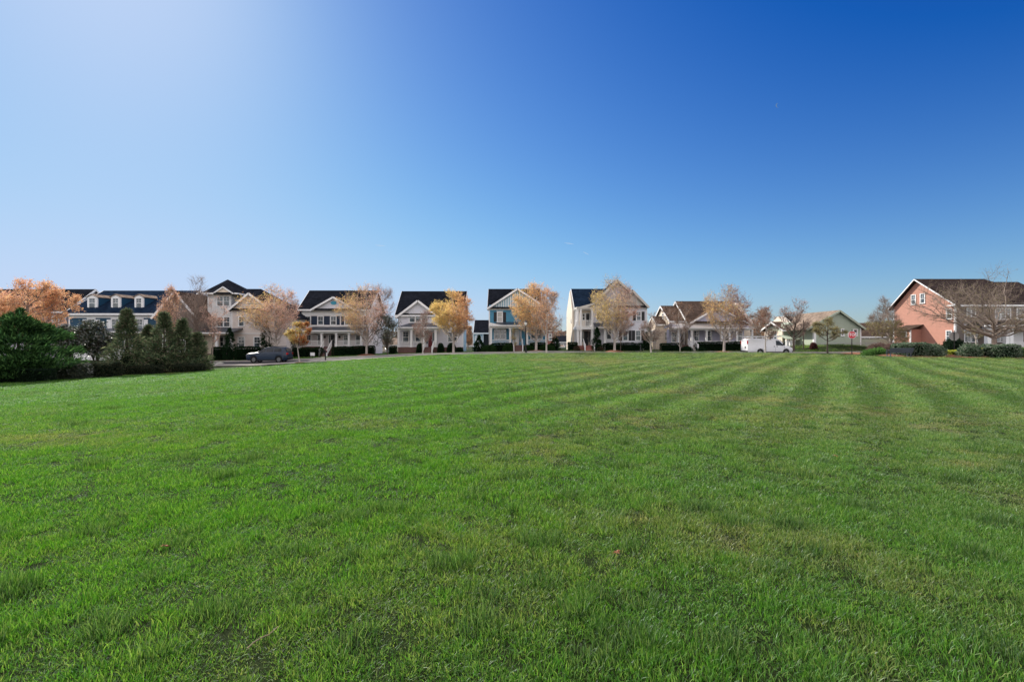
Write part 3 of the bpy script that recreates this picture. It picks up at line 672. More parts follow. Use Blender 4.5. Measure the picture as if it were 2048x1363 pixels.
# right wing: big front gable, side-gabled main roof behind
x0, x1 = PX(462.5, Y-.4), PX(541, Y-.4); ze, zr = PZ(618, Y-.4), PZ(586, Y-.4)
wall_y(h, x0, x1, Y-.4, Y+4, zb, ze, zr-.15, 'beige', xm=PX(499, Y-.4)); gable_roof_y(h, x0-.3, x1+.3, Y-.8, Y+6, ze-.12, zr+.05, 'roof', xm=PX(498.5,Y-.6)); pediment(h, x0-.1, x1+.1, Y-.4, ze-.05, 0, 'roof', depth=.4)
mx0, mx1 = PX(470, Y), PX(573, Y); mze, mzr = PZ(630, Y), PZ(577.5, Y+5)
wallbox(h, PX(541,Y), mx1, Y+.0, Y+10, zb, mze, 'pinkwhite')
MB().prism([(PX(462,Y)+.5,Y+.8,mze-.1),(mx1+.5,Y-.3,mze-.25),(PX(522,Y+5),Y+5,mzr),(PX(490,Y+5)-1.5,Y+5,mzr)], (0,0,-.15)).prism([(mx1+.5,Y-.3,mze-.25),(mx1+.5,Y+10.3,mze-.25),(PX(522,Y+5),Y+5,mzr)], (0,0,-.12)).prism([(PX(490,Y+5)-1.5,Y+5,mzr),(PX(522,Y+5),Y+5,mzr),(mx1+.5,Y+10.3,mze-.25),(PX(462,Y),Y+10.3,mze-.25)], (0,0,-.1)).build('roof', M['roof'], h)
Yw = Y-.4; tr = MB(); tr.box(PX(463,Yw), PX(465.2,Yw), Yw-.04, Yw-.001, zb, ze-.2); tr.box(PX(465.2,Yw), PX(540,Yw), Yw-.035, Yw-.002, PZ(667.5,Yw), PZ(665.5,Yw)); tr.build('corner_trim', M['white'], h)
wpx(h, Yw, 478, 488, 633.5, 652, grid=1); wpx(h, Yw, 510, 521, 633.5, 652, grid=1); wpx(h, Yw, 477, 489, 674, 696.5, grid=1); wpx(h, Yw, 508.5, 520, 674, 696.5, grid=1); wpx(h, Yw, 496, 502, 601, 610)
wpx(h, Y, 552, 561, 640, 656, grid=1)
# porch
py_ = Y-2.6; pf = gz(PX(430,Y),Y)+.65
wallbox(h, PX(392,py_), PX(463,py_), py_, Y-.405, zb, pf, 'brick', 'porch_floor')
for a in (395, 434, 462): column(h, PX(a,py_+.2), py_+.2, pf, PZ(670,py_+.2), .34)
MB().box(PX(393,py_), PX(462.5,py_), py_+.05, py_+.35, PZ(670,py_), PZ(665,py_)).build('porch_beam', M['cream'], h)
porch_roof(h, PX(390,py_-.3), PX(463,py_-.3), py_-.3, Y-.003, PZ(664.5,py_-.3), PZ(654.5,Y), 'roofmetal', 1.0, 0)
wallbox(h, PX(399,Y-1.4), PX(431,Y-1.4), Y-1.4, Y-.41, pf, PZ(667,Y-1.4), 'cream')
wpx(h, Y, 438, 447, 674, 692); door(h, Face('-y', Y), PX(451,Y), PX(459,Y), pf, pf+2.1, side=False)
MB().box(PX(398,Y+.0), tx0-.01, Y+.2, Y+5, zb, PZ(664,Y)).build('wall', M['cream'], h)

# ---- 3 pale house with oval gable vent and double porch
Y = 67
h = house(PX(665,Y), Y, gz(PX(665,Y),Y), 'porch_house', 'pale house with dark blue shutters and an oval blue vent in its gable')
zb = -.9; x0, x1 = PX(604, Y), PX(738, Y); ze, zr = PZ(617.5, Y-.5), PZ(580.5, Y+3.4)
wall_x(h, x0, x1, Y, Y+7, zb, ze-.1, zr-.3, 'pinkwhite', ym=Y+3.4); gable_roof_x(h, x0-.4, x1+.4, Y-.5, Y+7.3, ze, zr, 'roof', ym=Y+3.4)
gx0, gx1 = PX(620, Y-.7), PX(713, Y-.7); gze, gzr = PZ(617.5, Y-.7), PZ(592.5, Y-.7)
MB().prism([(gx0+.5,Y-.4,gze),(gx1-.5,Y-.4,gze),((gx0+gx1)/2,Y-.4,gzr-.25)], (0,2,0)).build('gable', M['palegrey'], h)
gable_roof_y(h, gx0, gx1, Y-.8, Y+2.4, gze-.1, gzr, 'roof', t=.12); pediment(h, gx0+.6, gx1-.6, Y-.35, gze-.1, 0, 'roof', depth=.45)
ov = MB(); cx_, cz_ = PX(667.5, Y-.4), PZ(605.5, Y-.4)
ov.prism([(cx_+.42*math.cos(a*math.pi/12), Y-.47, cz_+.27*math.sin(a*math.pi/12)) for a in range(24)], (0,.068,0)); vt = ov.build('oval_vent', mat('vent_blue', (.05,.32,.45), .5, .05), h)
tr = MB(); tr.box(x0-.02, x0+.12, Y-.04, Y-.001, zb, ze-.2); tr.box(x0+.12, x1, Y-.05, Y-.002, PZ(630.5,Y), PZ(618.5,Y)); tr.box(x0+.12, x1, Y-.06, Y-.003, PZ(652.5,Y), PZ(650.5,Y)); tr.build('corner_trim', M['white'], h)
for a in (610.5, 636, 661.5, 690, 716): wpx(h, Y, a, a+10.5, 632.5, 649, grid=1, shut='shutter')
py_ = Y-2.5; pf = PZ(693, py_)
wallbox(h, PX(604,py_), PX(727,py_), py_, Y-.003, zb, pf, 'brick', 'porch_floor')
for a in (606, 643.5, 673, 698, 722.5): column(h, PX(a,py_+.15), py_+.15, pf, PZ(666,py_+.15), .26)
MB().box(PX(604.5,py_), PX(724.5,py_), py_+.02, py_+.3, PZ(666,py_), PZ(661,py_)).build('porch_beam', M['white'], h)
porch_roof(h, PX(602,py_-.3), PX(727,py_-.3), py_-.3, Y-.003, PZ(660.5,py_-.3), PZ(653.5,Y), 'roofmetal', .5, .5)
door(h, Face('-y', Y), PX(658,Y), PX(672,Y), pf, PZ(669,Y)); 
for a in (613, 635.5, 687.5, 712): wpx(h, Y, a, a+8.5, 669.5, 689, grid=1)
for a, b in ((608,641),(675.5,696),(700,720.5)): railing(h, PX(a,py_+.15), PX(b,py_+.15), py_+.15, pf, pf+.85)
for a in (650.5, 679.5):   # wall lanterns
    MB().box(PX(a,Y)-.1, PX(a,Y)+.1, Y-.22, Y-.002, PZ(676,Y), PZ(671,Y)).build('wall_lantern', M['blackmetal'], h)
steps(h, PX(649.5,py_), PX(663,py_), py_-1.8, py_-.002, gz(PX(656,py_),py_-1.8), pf, 'brick')

# ---- 4 pale grey house with red door
Y = 68
h = house(PX(860,Y), Y, gz(PX(860,Y),Y), 'porch_house', 'pale grey house with one broad front gable and a red door')
zb = -.4; x0, x1 = PX(796, Y), PX(926.5, Y); ze, zr = PZ(629, Y-.5), PZ(582, Y+3.8)
wall_x(h, x0, x1, Y, Y+4.6, zb, ze-.1, zr-.3, 'palegrey', ym=Y+3.8); gable_roof_x(h, x0-.35, x1+.2, Y-.5, Y+5.0, ze, zr, 'roof', ym=Y+3.8)
gy = Y-.25; gx0, gx1 = PX(794, gy), PX(879, gy); gze, gzr = PZ(630.5, gy), PZ(600, gy)
wall_y(h, gx0+.25, gx1-.25, gy, Y+1, zb, gze-.1, gzr-.25, 'palegrey'); gable_roof_y(h, gx0-.15, gx1+.15, gy-.4, Y+3.6, gze-.25, gzr, 'roof', tw=.3)
wpx(h, gy, 819, 854, 627.5, 644, n=3, grid=1)
py_ = Y-2.6; pf = PZ(694, py_)
wallbox(h, PX(796,py_), PX(874,py_), py_, gy-.003, zb, pf, 'brick', 'porch_floor')
for a in (797.5, 823, 848.5, 871.5): column(h, PX(a,py_+.15), py_+.15, pf, PZ(660,py_+.15), .30)
MB().box(PX(795.5,py_), PX(873.5,py_), py_+.02, py_+.3, PZ(660,py_), PZ(654.5,py_)).build('porch_beam', M['white'], h)
porch_roof(h, PX(792.5,py_-.3), PX(877,py_-.3), py_-.3, gy-.003, PZ(654,py_-.3), PZ(646,gy), 'roofmetal', 1.3, 1.3)
for a in (806, 831): wpx(h, gy, a, a+11, 663, 685, grid=1)
door(h, Face('-y', gy), PX(852.5,gy), PX(868.5,gy), pf, PZ(664,gy), m='reddoor', label='red front door with glass sidelights')
for a, b in ((800,821),(825.5,846.5)): railing(h, PX(a,py_+.15), PX(b,py_+.15), py_+.15, pf, pf+.85)
steps(h, PX(851,py_), PX(867,py_), py_-1.6, py_-.002, gz(PX(859,py_),py_-1.6), pf, 'brick')
wallbox(h, gx1-.24, x1+.0, Y-.10, Y-.001, zb+.1, PZ(694,Y), 'brick', 'foundation')
wpx(h, Y, 896, 914, 664, 683.5, n=2, grid=1)
tr = MB(); tr.box(x1-.12, x1+.03, Y-.04, Y-.001, PZ(693,Y), ze-.2); tr.box(gx1-.2, x1-.12, Y-.05, Y-.002, PZ(656.5,Y), PZ(654,Y)); tr.build('corner_trim', M['white'], h)

# ---- 5 teal house with board and batten gable
Y = 68
h = house(PX(1035,Y), Y, gz(PX(1035,Y),Y), 'porch_house', 'teal blue house with white battens in its front gable')
zb = -.2; x0, x1 = PX(978, Y), PX(1092, Y); ze, zr = PZ(617, Y), PZ(577.5, Y+3.6)
wall_x(h, x0, x1, Y+.01, Y+7.4, zb, ze-.1, zr-.3, 'teal', ym=Y+3.6)
gable_roof_x(h, PX(974.5,Y), PX(1062,Y+3.6)+1.5, Y+.2, Y+7.6, ze, zr, 'roof', ym=Y+3.6)
gy = Y-.2; gx0, gx1 = PX(976, gy), PX(1094, gy); gze, gzr = PZ(615, gy), PZ(577, gy)
wallbox(h, x0, x1, gy, Y+.008, zb, PZ(617,gy), 'teal')
MB().prism([(gx0+.5,gy+.01,gze+.05),(gx1-.5,gy+.01,gze+.05),((gx0+gx1)/2,gy+.01,gzr-.3)], (0,2.4,0)).build('gable', M['lightteal'], h)
bt = MB(); xm = (gx0+gx1)/2
for k in range(-11, 12):
    xx = xm+k*.345; top = gzr-.3-(gzr-.3-gze)*abs(xx-xm)/((gx1-gx0)/2-.5)
    if top > gze+.3: bt.box(xx-.055, xx+.055, gy-.03, gy+.009, gze+.06, top-.05)
bt.build('battens', M['white'], h)
gable_roof_y(h, gx0-.1, gx1+.1, gy-.35, Y+4.2, gze-.05, gzr+.05, 'roof', tw=.28); pediment(h, gx0+.3, gx1-.3, gy, gze-.03, 0, 'roof', depth=.45)
tr = MB(); tr.box(gx0+.05, gx1-.05, gy-.05, gy-.002, PZ(619.5,gy), PZ(616.6,gy)); tr.box(x0-.02, x0+.15, gy-.04, gy-.001, zb, PZ(620,gy)); tr.box(x1-.15, x1+.02, gy-.04, gy-.001, zb, PZ(620,gy)); tr.build('corner_trim', M['white'], h)
wpx(h, gy, 995, 1004.5, 624.5, 643, cap=True, shut='blackshutter', label='upper window with closed white blinds', pane='blinds'); wpx(h, gy, 1063, 1072.5, 624.5, 643, cap=True, shut='blackshutter', pane='blinds')
py_ = Y-2.5; pf = PZ(690, py_)
wallbox(h, PX(980,py_), PX(1096,py_), py_, gy-.003, zb, pf, 'brick', 'porch_floor')
for a in (982, 1020.5, 1054, 1092.5): column(h, PX(a,py_+.15), py_+.15, pf, PZ(656,py_+.15), .30)
MB().box(PX(979.5,py_), PX(1095,py_), py_+.02, py_+.3, PZ(656,py_), PZ(650.5,py_)).build('porch_beam', M['white'], h)
porch_roof(h, PX(977.5,py_-.3), PX(1098,py_-.3), py_-.3, gy-.003, PZ(650,py_-.3), PZ(643.5,gy), 'roofmetal', 1.2, 1.2)
MB().prism([(PX(978,py_),py_-.34,PZ(649.6,py_)),(PX(1001,py_),py_-.34,PZ(649.6,py_)),(PX(978.5,py_),py_-.34,PZ(644.5,py_))], (0,.03,0)).build('gable_return', M['white'], h)
wpx(h, gy, 989, 1011.5, 658, 677, n=2, grid=1); wpx(h, gy, 1062, 1084, 658, 677, n=2, grid=1)
door(h, Face('-y', gy), PX(1026,gy), PX(1042,gy), pf, PZ(659,gy), m='white')
for a, b in ((984.5,1018),(1056.5,1090)): railing(h, PX(a,py_+.15), PX(b,py_+.15), py_+.15, pf, pf+.8)
steps(h, PX(1028.5,py_), PX(1044,py_), py_-1.6, py_-.002, gz(PX(1036,py_),py_-1.6), pf, 'brick')

# ---- 5b small garage behind, left of the teal house
Y = 80
h = house(PX(960,Y), Y, gz(PX(960,Y),Y), 'garage', 'small light blue garage with dark roof and arched door left of the teal house', 'garages and houses behind the front row'); h['category'] = 'garage'
x0, x1 = PX(947, Y), PX(978, Y)+3; zb = -.2; ze, zr = PZ(664.5, Y), PZ(639.5, Y+2.5)
wall_x(h, x0, x1, Y+.6, Y+5, zb, ze, zr-.2, 'blackshutter', ym=Y+2.8); gable_roof_x(h, x0-.0, x1, Y-.3, Y+5.3, ze, zr, 'roof', ym=Y+2.8)
wallbox(h, x0-.1, PX(966.5,Y), Y, Y+.598, zb, ze-.15, 'lightteal')
ar = MB(); ax0, ax1 = PX(949.5, Y), PX(963.5, Y); am = (ax0+ax1)/2; rr = (ax1-ax0)/2; zs = PZ(673, Y)
pts = [(am-rr*math.cos(a*math.pi/10), Y-.05, zs+rr*.6*math.sin(a*math.pi/10)) for a in range(11)]
ar.prism([(ax1, Y-.05, zb), (ax0, Y-.05, zb)]+pts, (0,.049,0)); ar.build('arched_door', M['white'], h)
tr = MB(); tr.box(x0-.12, x0+.05, Y-.04, Y-.002, zb, ze-.1); tr.box(PX(965,Y), PX(967,Y), Y-.04, Y-.002, zb, ze-.1); tr.box(x0+.05, PX(965,Y), Y-.04, Y-.002, ze-.32, ze-.12); tr.build('corner_trim', M['white'], h)
# ---- 5c red brick bit right of the teal house
Y = 84
h = house(PX(1101,Y), Y, gz(PX(1101,Y),Y), 'brick_outbuilding', 'small red brick building with dark roof behind the right corner of the teal house', 'garages and houses behind the front row'); h['category'] = 'outbuilding'
x0, x1 = PX(1080, Y), PX(1107, Y); wallbox(h, x0, x1, Y, Y+5, -.3, PZ(661,Y), 'brickred'); hip_roof(h, x0-.4, x1+.3, Y-.3, Y+5.4, PZ(660,Y), PZ(650,Y), x0+1, x1-1.6, 'roof')
wpx(h, Y, 1098, 1103, 667, 680)

# ---- 6 two-storey house with stacked corner porches
Y = 67
h = house(PX(1220,Y), Y, gz(PX(1220,Y),Y), 'gabled_house', 'pale grey two-storey house with stacked corner porches and two front gables')
zb = -.1; x0, x1 = PX(1143, Y+2), PX(1292.5, Y); ze, zr = PZ(618, Y), PZ(577, Y+5)
xl = PX(1144.5, Y+2.2)
# side-gabled main block
wall_x(h, xl, x1-.5, Y+2.2, Y+9.5, zb, PZ(620,Y+2.2), zr-.3, 'cream', ym=Y+5.2)
gable_roof_x(h, PX(1142.5,Y+5), x1-2.5, Y+1.2, Y+10.0, PZ(616.5,Y+1.2), zr, 'roofblue', ym=Y+5.2)
# front block with the two gables
fx0 = PX(1186, Y); wallbox(h, fx0, x1, Y, Y+2.19, zb, PZ(612,Y), 'palegrey')
gy = Y-.5
a0, a1, am_ = PX(1158, gy), PX(1293, gy), PX(1235.5, gy)
MB().prism([(fx0,Y-.1,PZ(612.5,Y)),(PX(1284,Y),Y-.1,PZ(612.5,Y)),(am_,Y-.1,PZ(561.5,Y))], (0,5,0)).build('gable', M['greyside'], h)
# flared roof of the tall gable
rf = MB(); top = PZ(558.5, gy); k1 = (PX(1186.5,gy), PZ(606,gy)); k0 = (PX(1155.5,gy), PZ(614.5,gy)); k2 = (PX(1288,gy), PZ(604,gy))
for (p_, q_) in ((k0, k1), (k1, (am_, top)), ((am_, top), k2)):
    rf.prism([(p_[0],gy,p_[1]),(q_[0],gy,q_[1]),(q_[0],Y+5.2,q_[1]),(p_[0],Y+5.2,p_[1])], (0,0,-.14))
rfo = rf.build('roof', M['roofblue'], h)
tr = MB()
for (p_, q_) in ((k0, k1), (k1, (am_, top)), ((am_, top), k2)): tr.bar((p_[0],gy-.03,p_[1]-.14),(q_[0],gy-.03,q_[1]-.14),.06,.3)
tr.build('roof_trim', M['stone'], rfo)
b0, b1 = PX(1231, Y-.7), PX(1298, Y-.7); bze, bzr = PZ(612.5, Y-.7), PZ(578.5, Y-.7)
MB().prism([(b0+.6,Y-.4,bze+.1),(b1-.5,Y-.4,bze+.1),((b0+b1)/2,Y-.4,bzr-.3)], (0,3,0)).build('gable', M['stone'], h)
gable_roof_y(h, b0, b1, Y-.8, Y+5, bze-.05, bzr, 'roofblue', tw=.3, trim='stone'); pediment(h, b0+.3, b1-.25, Y-.4, bze-.02, 0, 'roof', depth=.42)
wallbox(h, PX(1234,Y), PX(1292.5,Y), Y-.35, Y-.001, zb, PZ(614,Y), 'palegrey')
tr = MB(); tr.box(PX(1234,Y), PX(1292.5,Y), Y-.39, Y-.352, PZ(617.5,Y), PZ(613,Y)); tr.box(PX(1291,Y), PX(1293,Y), Y-.39, Y-.352, zb, PZ(618,Y)); tr.build('corner_trim', M['white'], h)
Yb = Y-.35
for (a, b) in ((1240, 1249), (1273, 1281.5)): wpx(h, Yb, a, b, 623.5, 640.5, grid=1, shut='blackshutter')
for (a, b) in ((1246, 1255.5), (1271.5, 1281)): wpx(h, Yb, a, b, 661, 680.5, grid=1, shut='blackshutter')
wpx(h, Y, 1193, 1201, 624, 640); wpx(h, Y, 1213.5, 1222, 658, 678, grid=1)
window(h, Face('-x', xl), Y+3.2, Y+3.7, PZ(644,Y+3), PZ(639,Y+3))
# stacked porches at the left corner
py_ = Y-.9; px0, px1 = PX(1154.5, py_), PX(1186, py_); fl = PZ(654.5, py_); pf = PZ(690.5, py_)
wallbox(h, px0-.1, px1+.1, py_-.1, Y+2.19, zb, pf, 'brickred', 'porch_floor')
wallbox(h, px0-.15, px1+.1, py_-.15, Y+2.19, fl-.28, fl+.12, 'white', 'upper_floor')
wallbox(h, px0-.1, px1+.15, py_-.1, Y+2.19, PZ(617.5,py_), PZ(613.5,py_), 'stone', 'porch_beam')
for (a, yy) in ((1155.8, py_+.1), (1161.5, py_+.1), (1184.5, py_+.1)):
    column(h, PX(a,py_), yy, pf, fl-.28, .3); column(h, PX(a,py_), yy, fl+.12, PZ(617.5,py_), .26)
for yy in (py_+1.4, Y+2.0): column(h, px0+.1, yy, pf, fl-.28, .26); column(h, px0+.1, yy, fl+.12, PZ(617.5,py_), .22)
railing(h, PX(1163,py_), PX(1183,py_), py_+.1, fl+.12, fl+1.05); railing(h, py_+.3, Y+1.9, px0+.1, fl+.12, fl+1.05, along='y')
yb_ = Y+2.2
wpx(h, yb_, 1165, 1169.5, 627, 640); door(h, Face('-y', yb_), PX(1172,yb_), PX(1179,yb_), fl+.13, fl+2.2, side=False)
door(h, Face('-y', yb_), PX(1164,yb_), PX(1180,yb_), pf, pf+2.15)
steps(h, PX(1167.5,py_), PX(1184,py_), py_-1.6, py_-.11, gz(PX(1176,py_),py_-1.6), pf, 'brickred')
# ground floor porch going right
q0 = Y-1.9; wallbox(h, px1+.11, PX(1236,Y), q0, Y-.003, zb, PZ(688,Y), 'stone', 'porch_floor')
for a in (1210, 1233.5): column(h, PX(a,q0), q0+.15, PZ(688,q0), PZ(658,q0), .28)
MB().box(px1+.16, PX(1236,q0), q0+.02, q0+.3, PZ(658,q0), PZ(654,q0)).build('porch_beam', M['white'], h)
porch_roof(h, px1+.16, PX(1238,q0), q0-.3, Y-.003, PZ(653.5,q0-.3), PZ(645,Y), 'roofmetal', 0, .8)
railing(h, PX(1212,q0), PX(1231.5,q0), q0+.15, PZ(688,q0), PZ(679.5,q0))

# ---- 7 low house with brown roofs and long porch
Y = 68
h = house(PX(1420,Y), Y, gz(PX(1420,Y),Y), 'low_house', 'single-storey lilac grey house with steep brown roofs and a long porch')
zb = -.1
# main block: steep side gable, lit gable end on the left
m0, m1 = PX(1376, Y), PX(1488, Y); ze, zr = PZ(642.5, Y), PZ(602, Y+4.6)
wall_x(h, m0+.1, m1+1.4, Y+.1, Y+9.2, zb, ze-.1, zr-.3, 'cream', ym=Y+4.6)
r_ = MB(); rx0, rx1 = PX(1376, Y)-.25, PX(1463, Y+4.6); ex1 = PX(1497, Y)
r_.prism([(rx0,Y-.3,ze-.05),(ex1,Y-.3,ze-.05),(rx1,Y+4.6,zr),(rx0,Y+4.6,zr)], (0,0,-.15))
r_.prism([(ex1,Y-.3,ze-.05),(ex1,Y+9.5,ze-.05),(rx1,Y+4.6,zr)], (0,0,-.12)); r_.prism([(rx0,Y+4.6,zr),(rx1,Y+4.6,zr),(ex1,Y+9.5,ze-.05),(rx0,Y+9.5,ze-.05)], (0,0,-.15))
ro = r_.build('roof', M['roofbrown'], h); tr = MB(); tr.bar((rx0-.03,Y-.3,ze-.2),(rx0-.03,Y+4.6,zr-.14),.06,.26); tr.bar((rx0-.03,Y+4.6,zr-.14),(rx0-.03,Y+9.5,ze-.2),.06,.26); tr.build('roof_trim', M['white'], ro)
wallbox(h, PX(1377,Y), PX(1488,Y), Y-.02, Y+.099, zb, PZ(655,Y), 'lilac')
# front gable over the porch
gy = Y-.4; g0, g1, gm_ = PX(1377, gy), PX(1499, gy), PX(1434, gy); gze, gzr = PZ(645.5, gy), PZ(613, gy)
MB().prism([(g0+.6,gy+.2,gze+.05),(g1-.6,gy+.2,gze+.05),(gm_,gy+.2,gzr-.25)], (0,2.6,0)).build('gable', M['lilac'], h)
gable_roof_y(h, g0, g1, gy-.2, Y+4, gze-.05, gzr, 'roofbrown', xm=gm_, tw=.24)
# left wing, further left and lower ridge
w0, w1 = PX(1341, Y+1), m0+.6; wze, wzr = PZ(641, Y+.8), PZ(611, Y+5)
wall_x(h, w0, w1, Y+1.2, Y+8.8, zb, wze-.2, wzr-.3, 'cream', ym=Y+5); gable_roof_x(h, w0-.25, w1, Y+.8, Y+9.2, wze, wzr, 'roofbrown', ym=Y+5)
fw = Face('-x', w0); window(h, fw, Y+4.1, Y+4.7, PZ(636,Y+4), PZ(627,Y+4)); window(h, fw, Y+2.6, Y+3.3, PZ(680,Y+3), PZ(664,Y+3)); 
# bay at the far left
b0 = PX(1306, Y+6); wall_x(h, PX(1313,Y+3), w0, Y+3.2, Y+7.0, zb, PZ(648,Y+3), PZ(634,Y+5), 'cream'); gable_roof_x(h, PX(1312,Y+3), w0, Y+2.9, Y+7.3, PZ(647.5,Y+3), PZ(632,Y+5), 'roofbrown')
window(h, Face('-x', PX(1313,Y+3)), Y+4.0, Y+6.2, PZ(683,Y+4.5), PZ(661,Y+4.5), n=2)
# recessed entry and left front wall with window
wallbox(h, PX(1339,Y), PX(1362,Y), Y+.2, Y+1.19, zb, PZ(658,Y), 'lilac'); wpx(h, Y+.2, 1343.5, 1353, 664, 684, grid=1)
wallbox(h, PX(1362,Y), PX(1377.5,Y), Y+.9, Y+1.19, zb, PZ(658,Y), 'brownside'); door(h, Face('-y', Y+.9), PX(1365,Y), PX(1372,Y), PZ(689,Y), PZ(663,Y), side=False)
py_ = Y-2.3; pf = PZ(690, py_)
wallbox(h, PX(1356,py_), PX(1507,py_), py_, Y-.025, zb, pf, 'brick', 'porch_floor')
for a in (1357.5, 1383.5, 1413, 1443, 1458.5, 1473.5, 1504): column(h, PX(a,py_+.15), py_+.15, pf, PZ(660,py_+.15), .26)
MB().box(PX(1341,py_), PX(1507,py_), py_+.02, py_+.3, PZ(660,py_), PZ(655.5,py_)).build('porch_beam', M['white'], h)
porch_roof(h, PX(1338,py_-.3), PX(1509,py_-.3), py_-.3, Y-.023, PZ(655,py_-.3), PZ(646,Y), 'roofbronze', 1.0, 1.0)
for (a, b) in ((1388, 1397), (1414.5, 1423), (1450, 1457), (1476, 1484)): wpx(h, Y-.02, a, b, 661.5, 681, grid=1)
for a, b in ((1386,1411),(1415.5,1440.5),(1445.5,1456),(1461,1471),(1476,1501.5)): railing(h, PX(a,py_+.15), PX(b,py_+.15), py_+.15, pf, pf+.6)
steps(h, PX(1376,py_), PX(1386,py_), py_-1.6, py_-.002, gz(PX(1381,py_),py_-1.6), pf, 'concrete')

# ---- 8 sage house, big shaded gable and cream lit left side
Y = 66
h = house(PX(1670,Y), Y, gz(PX(1670,Y),Y), 'sage_house', 'sage green house with a wide plain gable wall behind the chain-link fence')
zb = -.2; x0, x1 = PX(1628, Y), PX(1722, Y); ze, zr = PZ(653.5, Y), PZ(620, Y)
wall_y(h, x0, x1, Y, Y+9, zb, ze, zr-.2, 'sage', xm=PX(1676.5,Y)); gable_roof_y(h, PX(1610,Y), x1+.45, Y-.4, Y+9, ze-.25, zr, 'rooftan', xm=PX(1676.5,Y), trim='sage')
wallbox(h, x0-.02, x0+.3, Y-.03, Y+.3, zb, ze-.2, 'white', 'corner_trim'); wallbox(h, x1-.14, x1+.02, Y-.03, Y+.1, zb, ze-.2, 'white', 'corner_trim')
wpx(h, Y, 1683, 1687, 658, 671); wpx(h, Y, 1707, 1714, 659, 671)
wallbox(h, x1+.02, PX(1760,Y), Y+1.5, Y+7, zb, PZ(677,Y), 'blackshutter'); wallbox(h, x1+.02, PX(1790,Y), Y+.6, Y+1.49, zb, PZ(677.5,Y), 'sage')  # the black wall has its shadow put into the colour
# bay and porch side, cream walls
wallbox(h, PX(1609,Y+3), x0-.03, Y+3, Y+9, zb, PZ(655,Y+3), 'sage'); 
c_ = wallbox(h, PX(1608,Y+4)-.4, PX(1608,Y+4), Y+3.6, Y+7.6, PZ(681,Y+4), PZ(656,Y+4), 'cream', 'bay'); window(c_, Face('-x', PX(1608,Y+4)-.4), Y+4.7, Y+6.1, PZ(671,Y+5), PZ(660,Y+5), n=2)
wallbox(h, PX(1613,Y+1.5), x0-.03, Y+1.5, Y+2.99, zb, PZ(697,Y+2)+.2, 'white', 'steps')
wall_x(h, PX(1595,Y+6), x0, Y+6, Y+12, zb, PZ(652,Y+6), PZ(633,Y+9), 'cream'); gable_roof_x(h, PX(1594,Y+6)-.3, x0+2, Y+5.6, Y+12.4, PZ(652,Y+6), PZ(631.5,Y+9), 'roof')
wall_y(h, PX(1568,Y+5), PX(1594,Y+5), Y+5, Y+10, zb, PZ(652,Y+5), PZ(644,Y+5), 'sage'); gable_roof_x(h, PX(1555,Y+6), PX(1596,Y+6), Y+4.6, Y+11, PZ(659,Y+5), PZ(643,Y+8), 'roofbrown')
wallbox(h, PX(1566,Y+5)-.1, PX(1568,Y+5), Y+5, Y+10, zb, PZ(662,Y+5), 'cream'); window(h, Face('-x', PX(1566,Y+5)-.1), Y+6.5, Y+8.2, PZ(679,Y+7), PZ(664,Y+7), n=2)
py_ = Y+3.2; 
for a in (1574, 1581, 1587, 1606): column(h, PX(a,py_), py_, zb, PZ(680,py_), .3)
MB().box(PX(1572,py_), PX(1608,py_), py_-.15, py_+.15, PZ(680,py_), PZ(677.5,py_)).build('porch_beam', M['cream'], h)
MB().prism([(PX(1571,py_),py_-.3,PZ(677.3,py_)),(PX(1609,py_),py_-.3,PZ(677.3,py_)),(PX(1609,py_),py_+1.9,PZ(669,py_)),(PX(1571,py_),py_+1.9,PZ(669,py_))], (0,0,-.08)).build('porch_roof', M['sage'], h)
wallbox(h, PX(1590,Y+5), PX(1606,Y+5), Y+4.9, Y+4.99, zb, PZ(681,Y+5), 'darkdoor', 'entry')
# ---- 8b brown-roofed house behind
Y = 82
h = house(PX(1755,Y), Y, gz(PX(1755,Y),Y), 'low_house', 'long low house with brown roof between the sage house and the terracotta house', 'garages and houses behind the front row')
x0, x1 = PX(1712, Y), PX(1800, Y); gable_roof_x(h, x0, x1, Y, Y+8, PZ(672,Y), PZ(645.5,Y+4), 'roofbrown'); wall_x(h, x0+.3, x1-.3, Y+.4, Y+7.6, -.3, PZ(673,Y), PZ(647.5,Y+4), 'stone')
for a in (1730, 1760, 1785): wpx(h, Y+.4, a, a+8, 675, 688)

# ---- 9 terracotta house
Yf = 57.0; xw = PX(1910, Yf)
h = house(xw, Yf, gz(xw, Yf), 'terracotta_house', 'tall terracotta lap-sided house with white-trimmed windows at the right edge')
zb = -.2; dep = 9.2; ym = PX(1910,Yf)/((1835-1024)/F)   # ridge distance where it projects
ye = PX(1910,Yf)/((1787-1024)/F)
ze = PZ(603.5, Yf); zr = PZ(557.5, ym)
wall_x(h, xw, PX(1968,ym), Yf, ye, zb, ze-.2, zr-.3, 'orange', ym=ym); wallbox(h, PX(1968,ym)+.001, PX(2119.5,Yf), Yf+.001, ye-.01, zb, ze-.5, 'orange')
MB().box(xw+.16, PX(2119,Yf), Yf-.012, Yf-.001, zb, ze-.1).build('front_shade_sheet', M['brownside'], h)  # shade of the front painted as a brown-grey sheet over the terracotta
rx1 = PX(1968, ym); r_ = MB(); xe = xw-.45
r_.prism([(xe,Yf-.5,ze-.35),(PX(1995,Yf),Yf-.5,ze-.35),(rx1,ym,zr),(xe,ym,zr)], (0,0,-.16)); r_.prism([(xe,ym,zr),(rx1,ym,zr),(PX(2120,Yf),ye+.5,ze-.3),(xe,ye+.5,ze-.3)], (0,0,-.16))
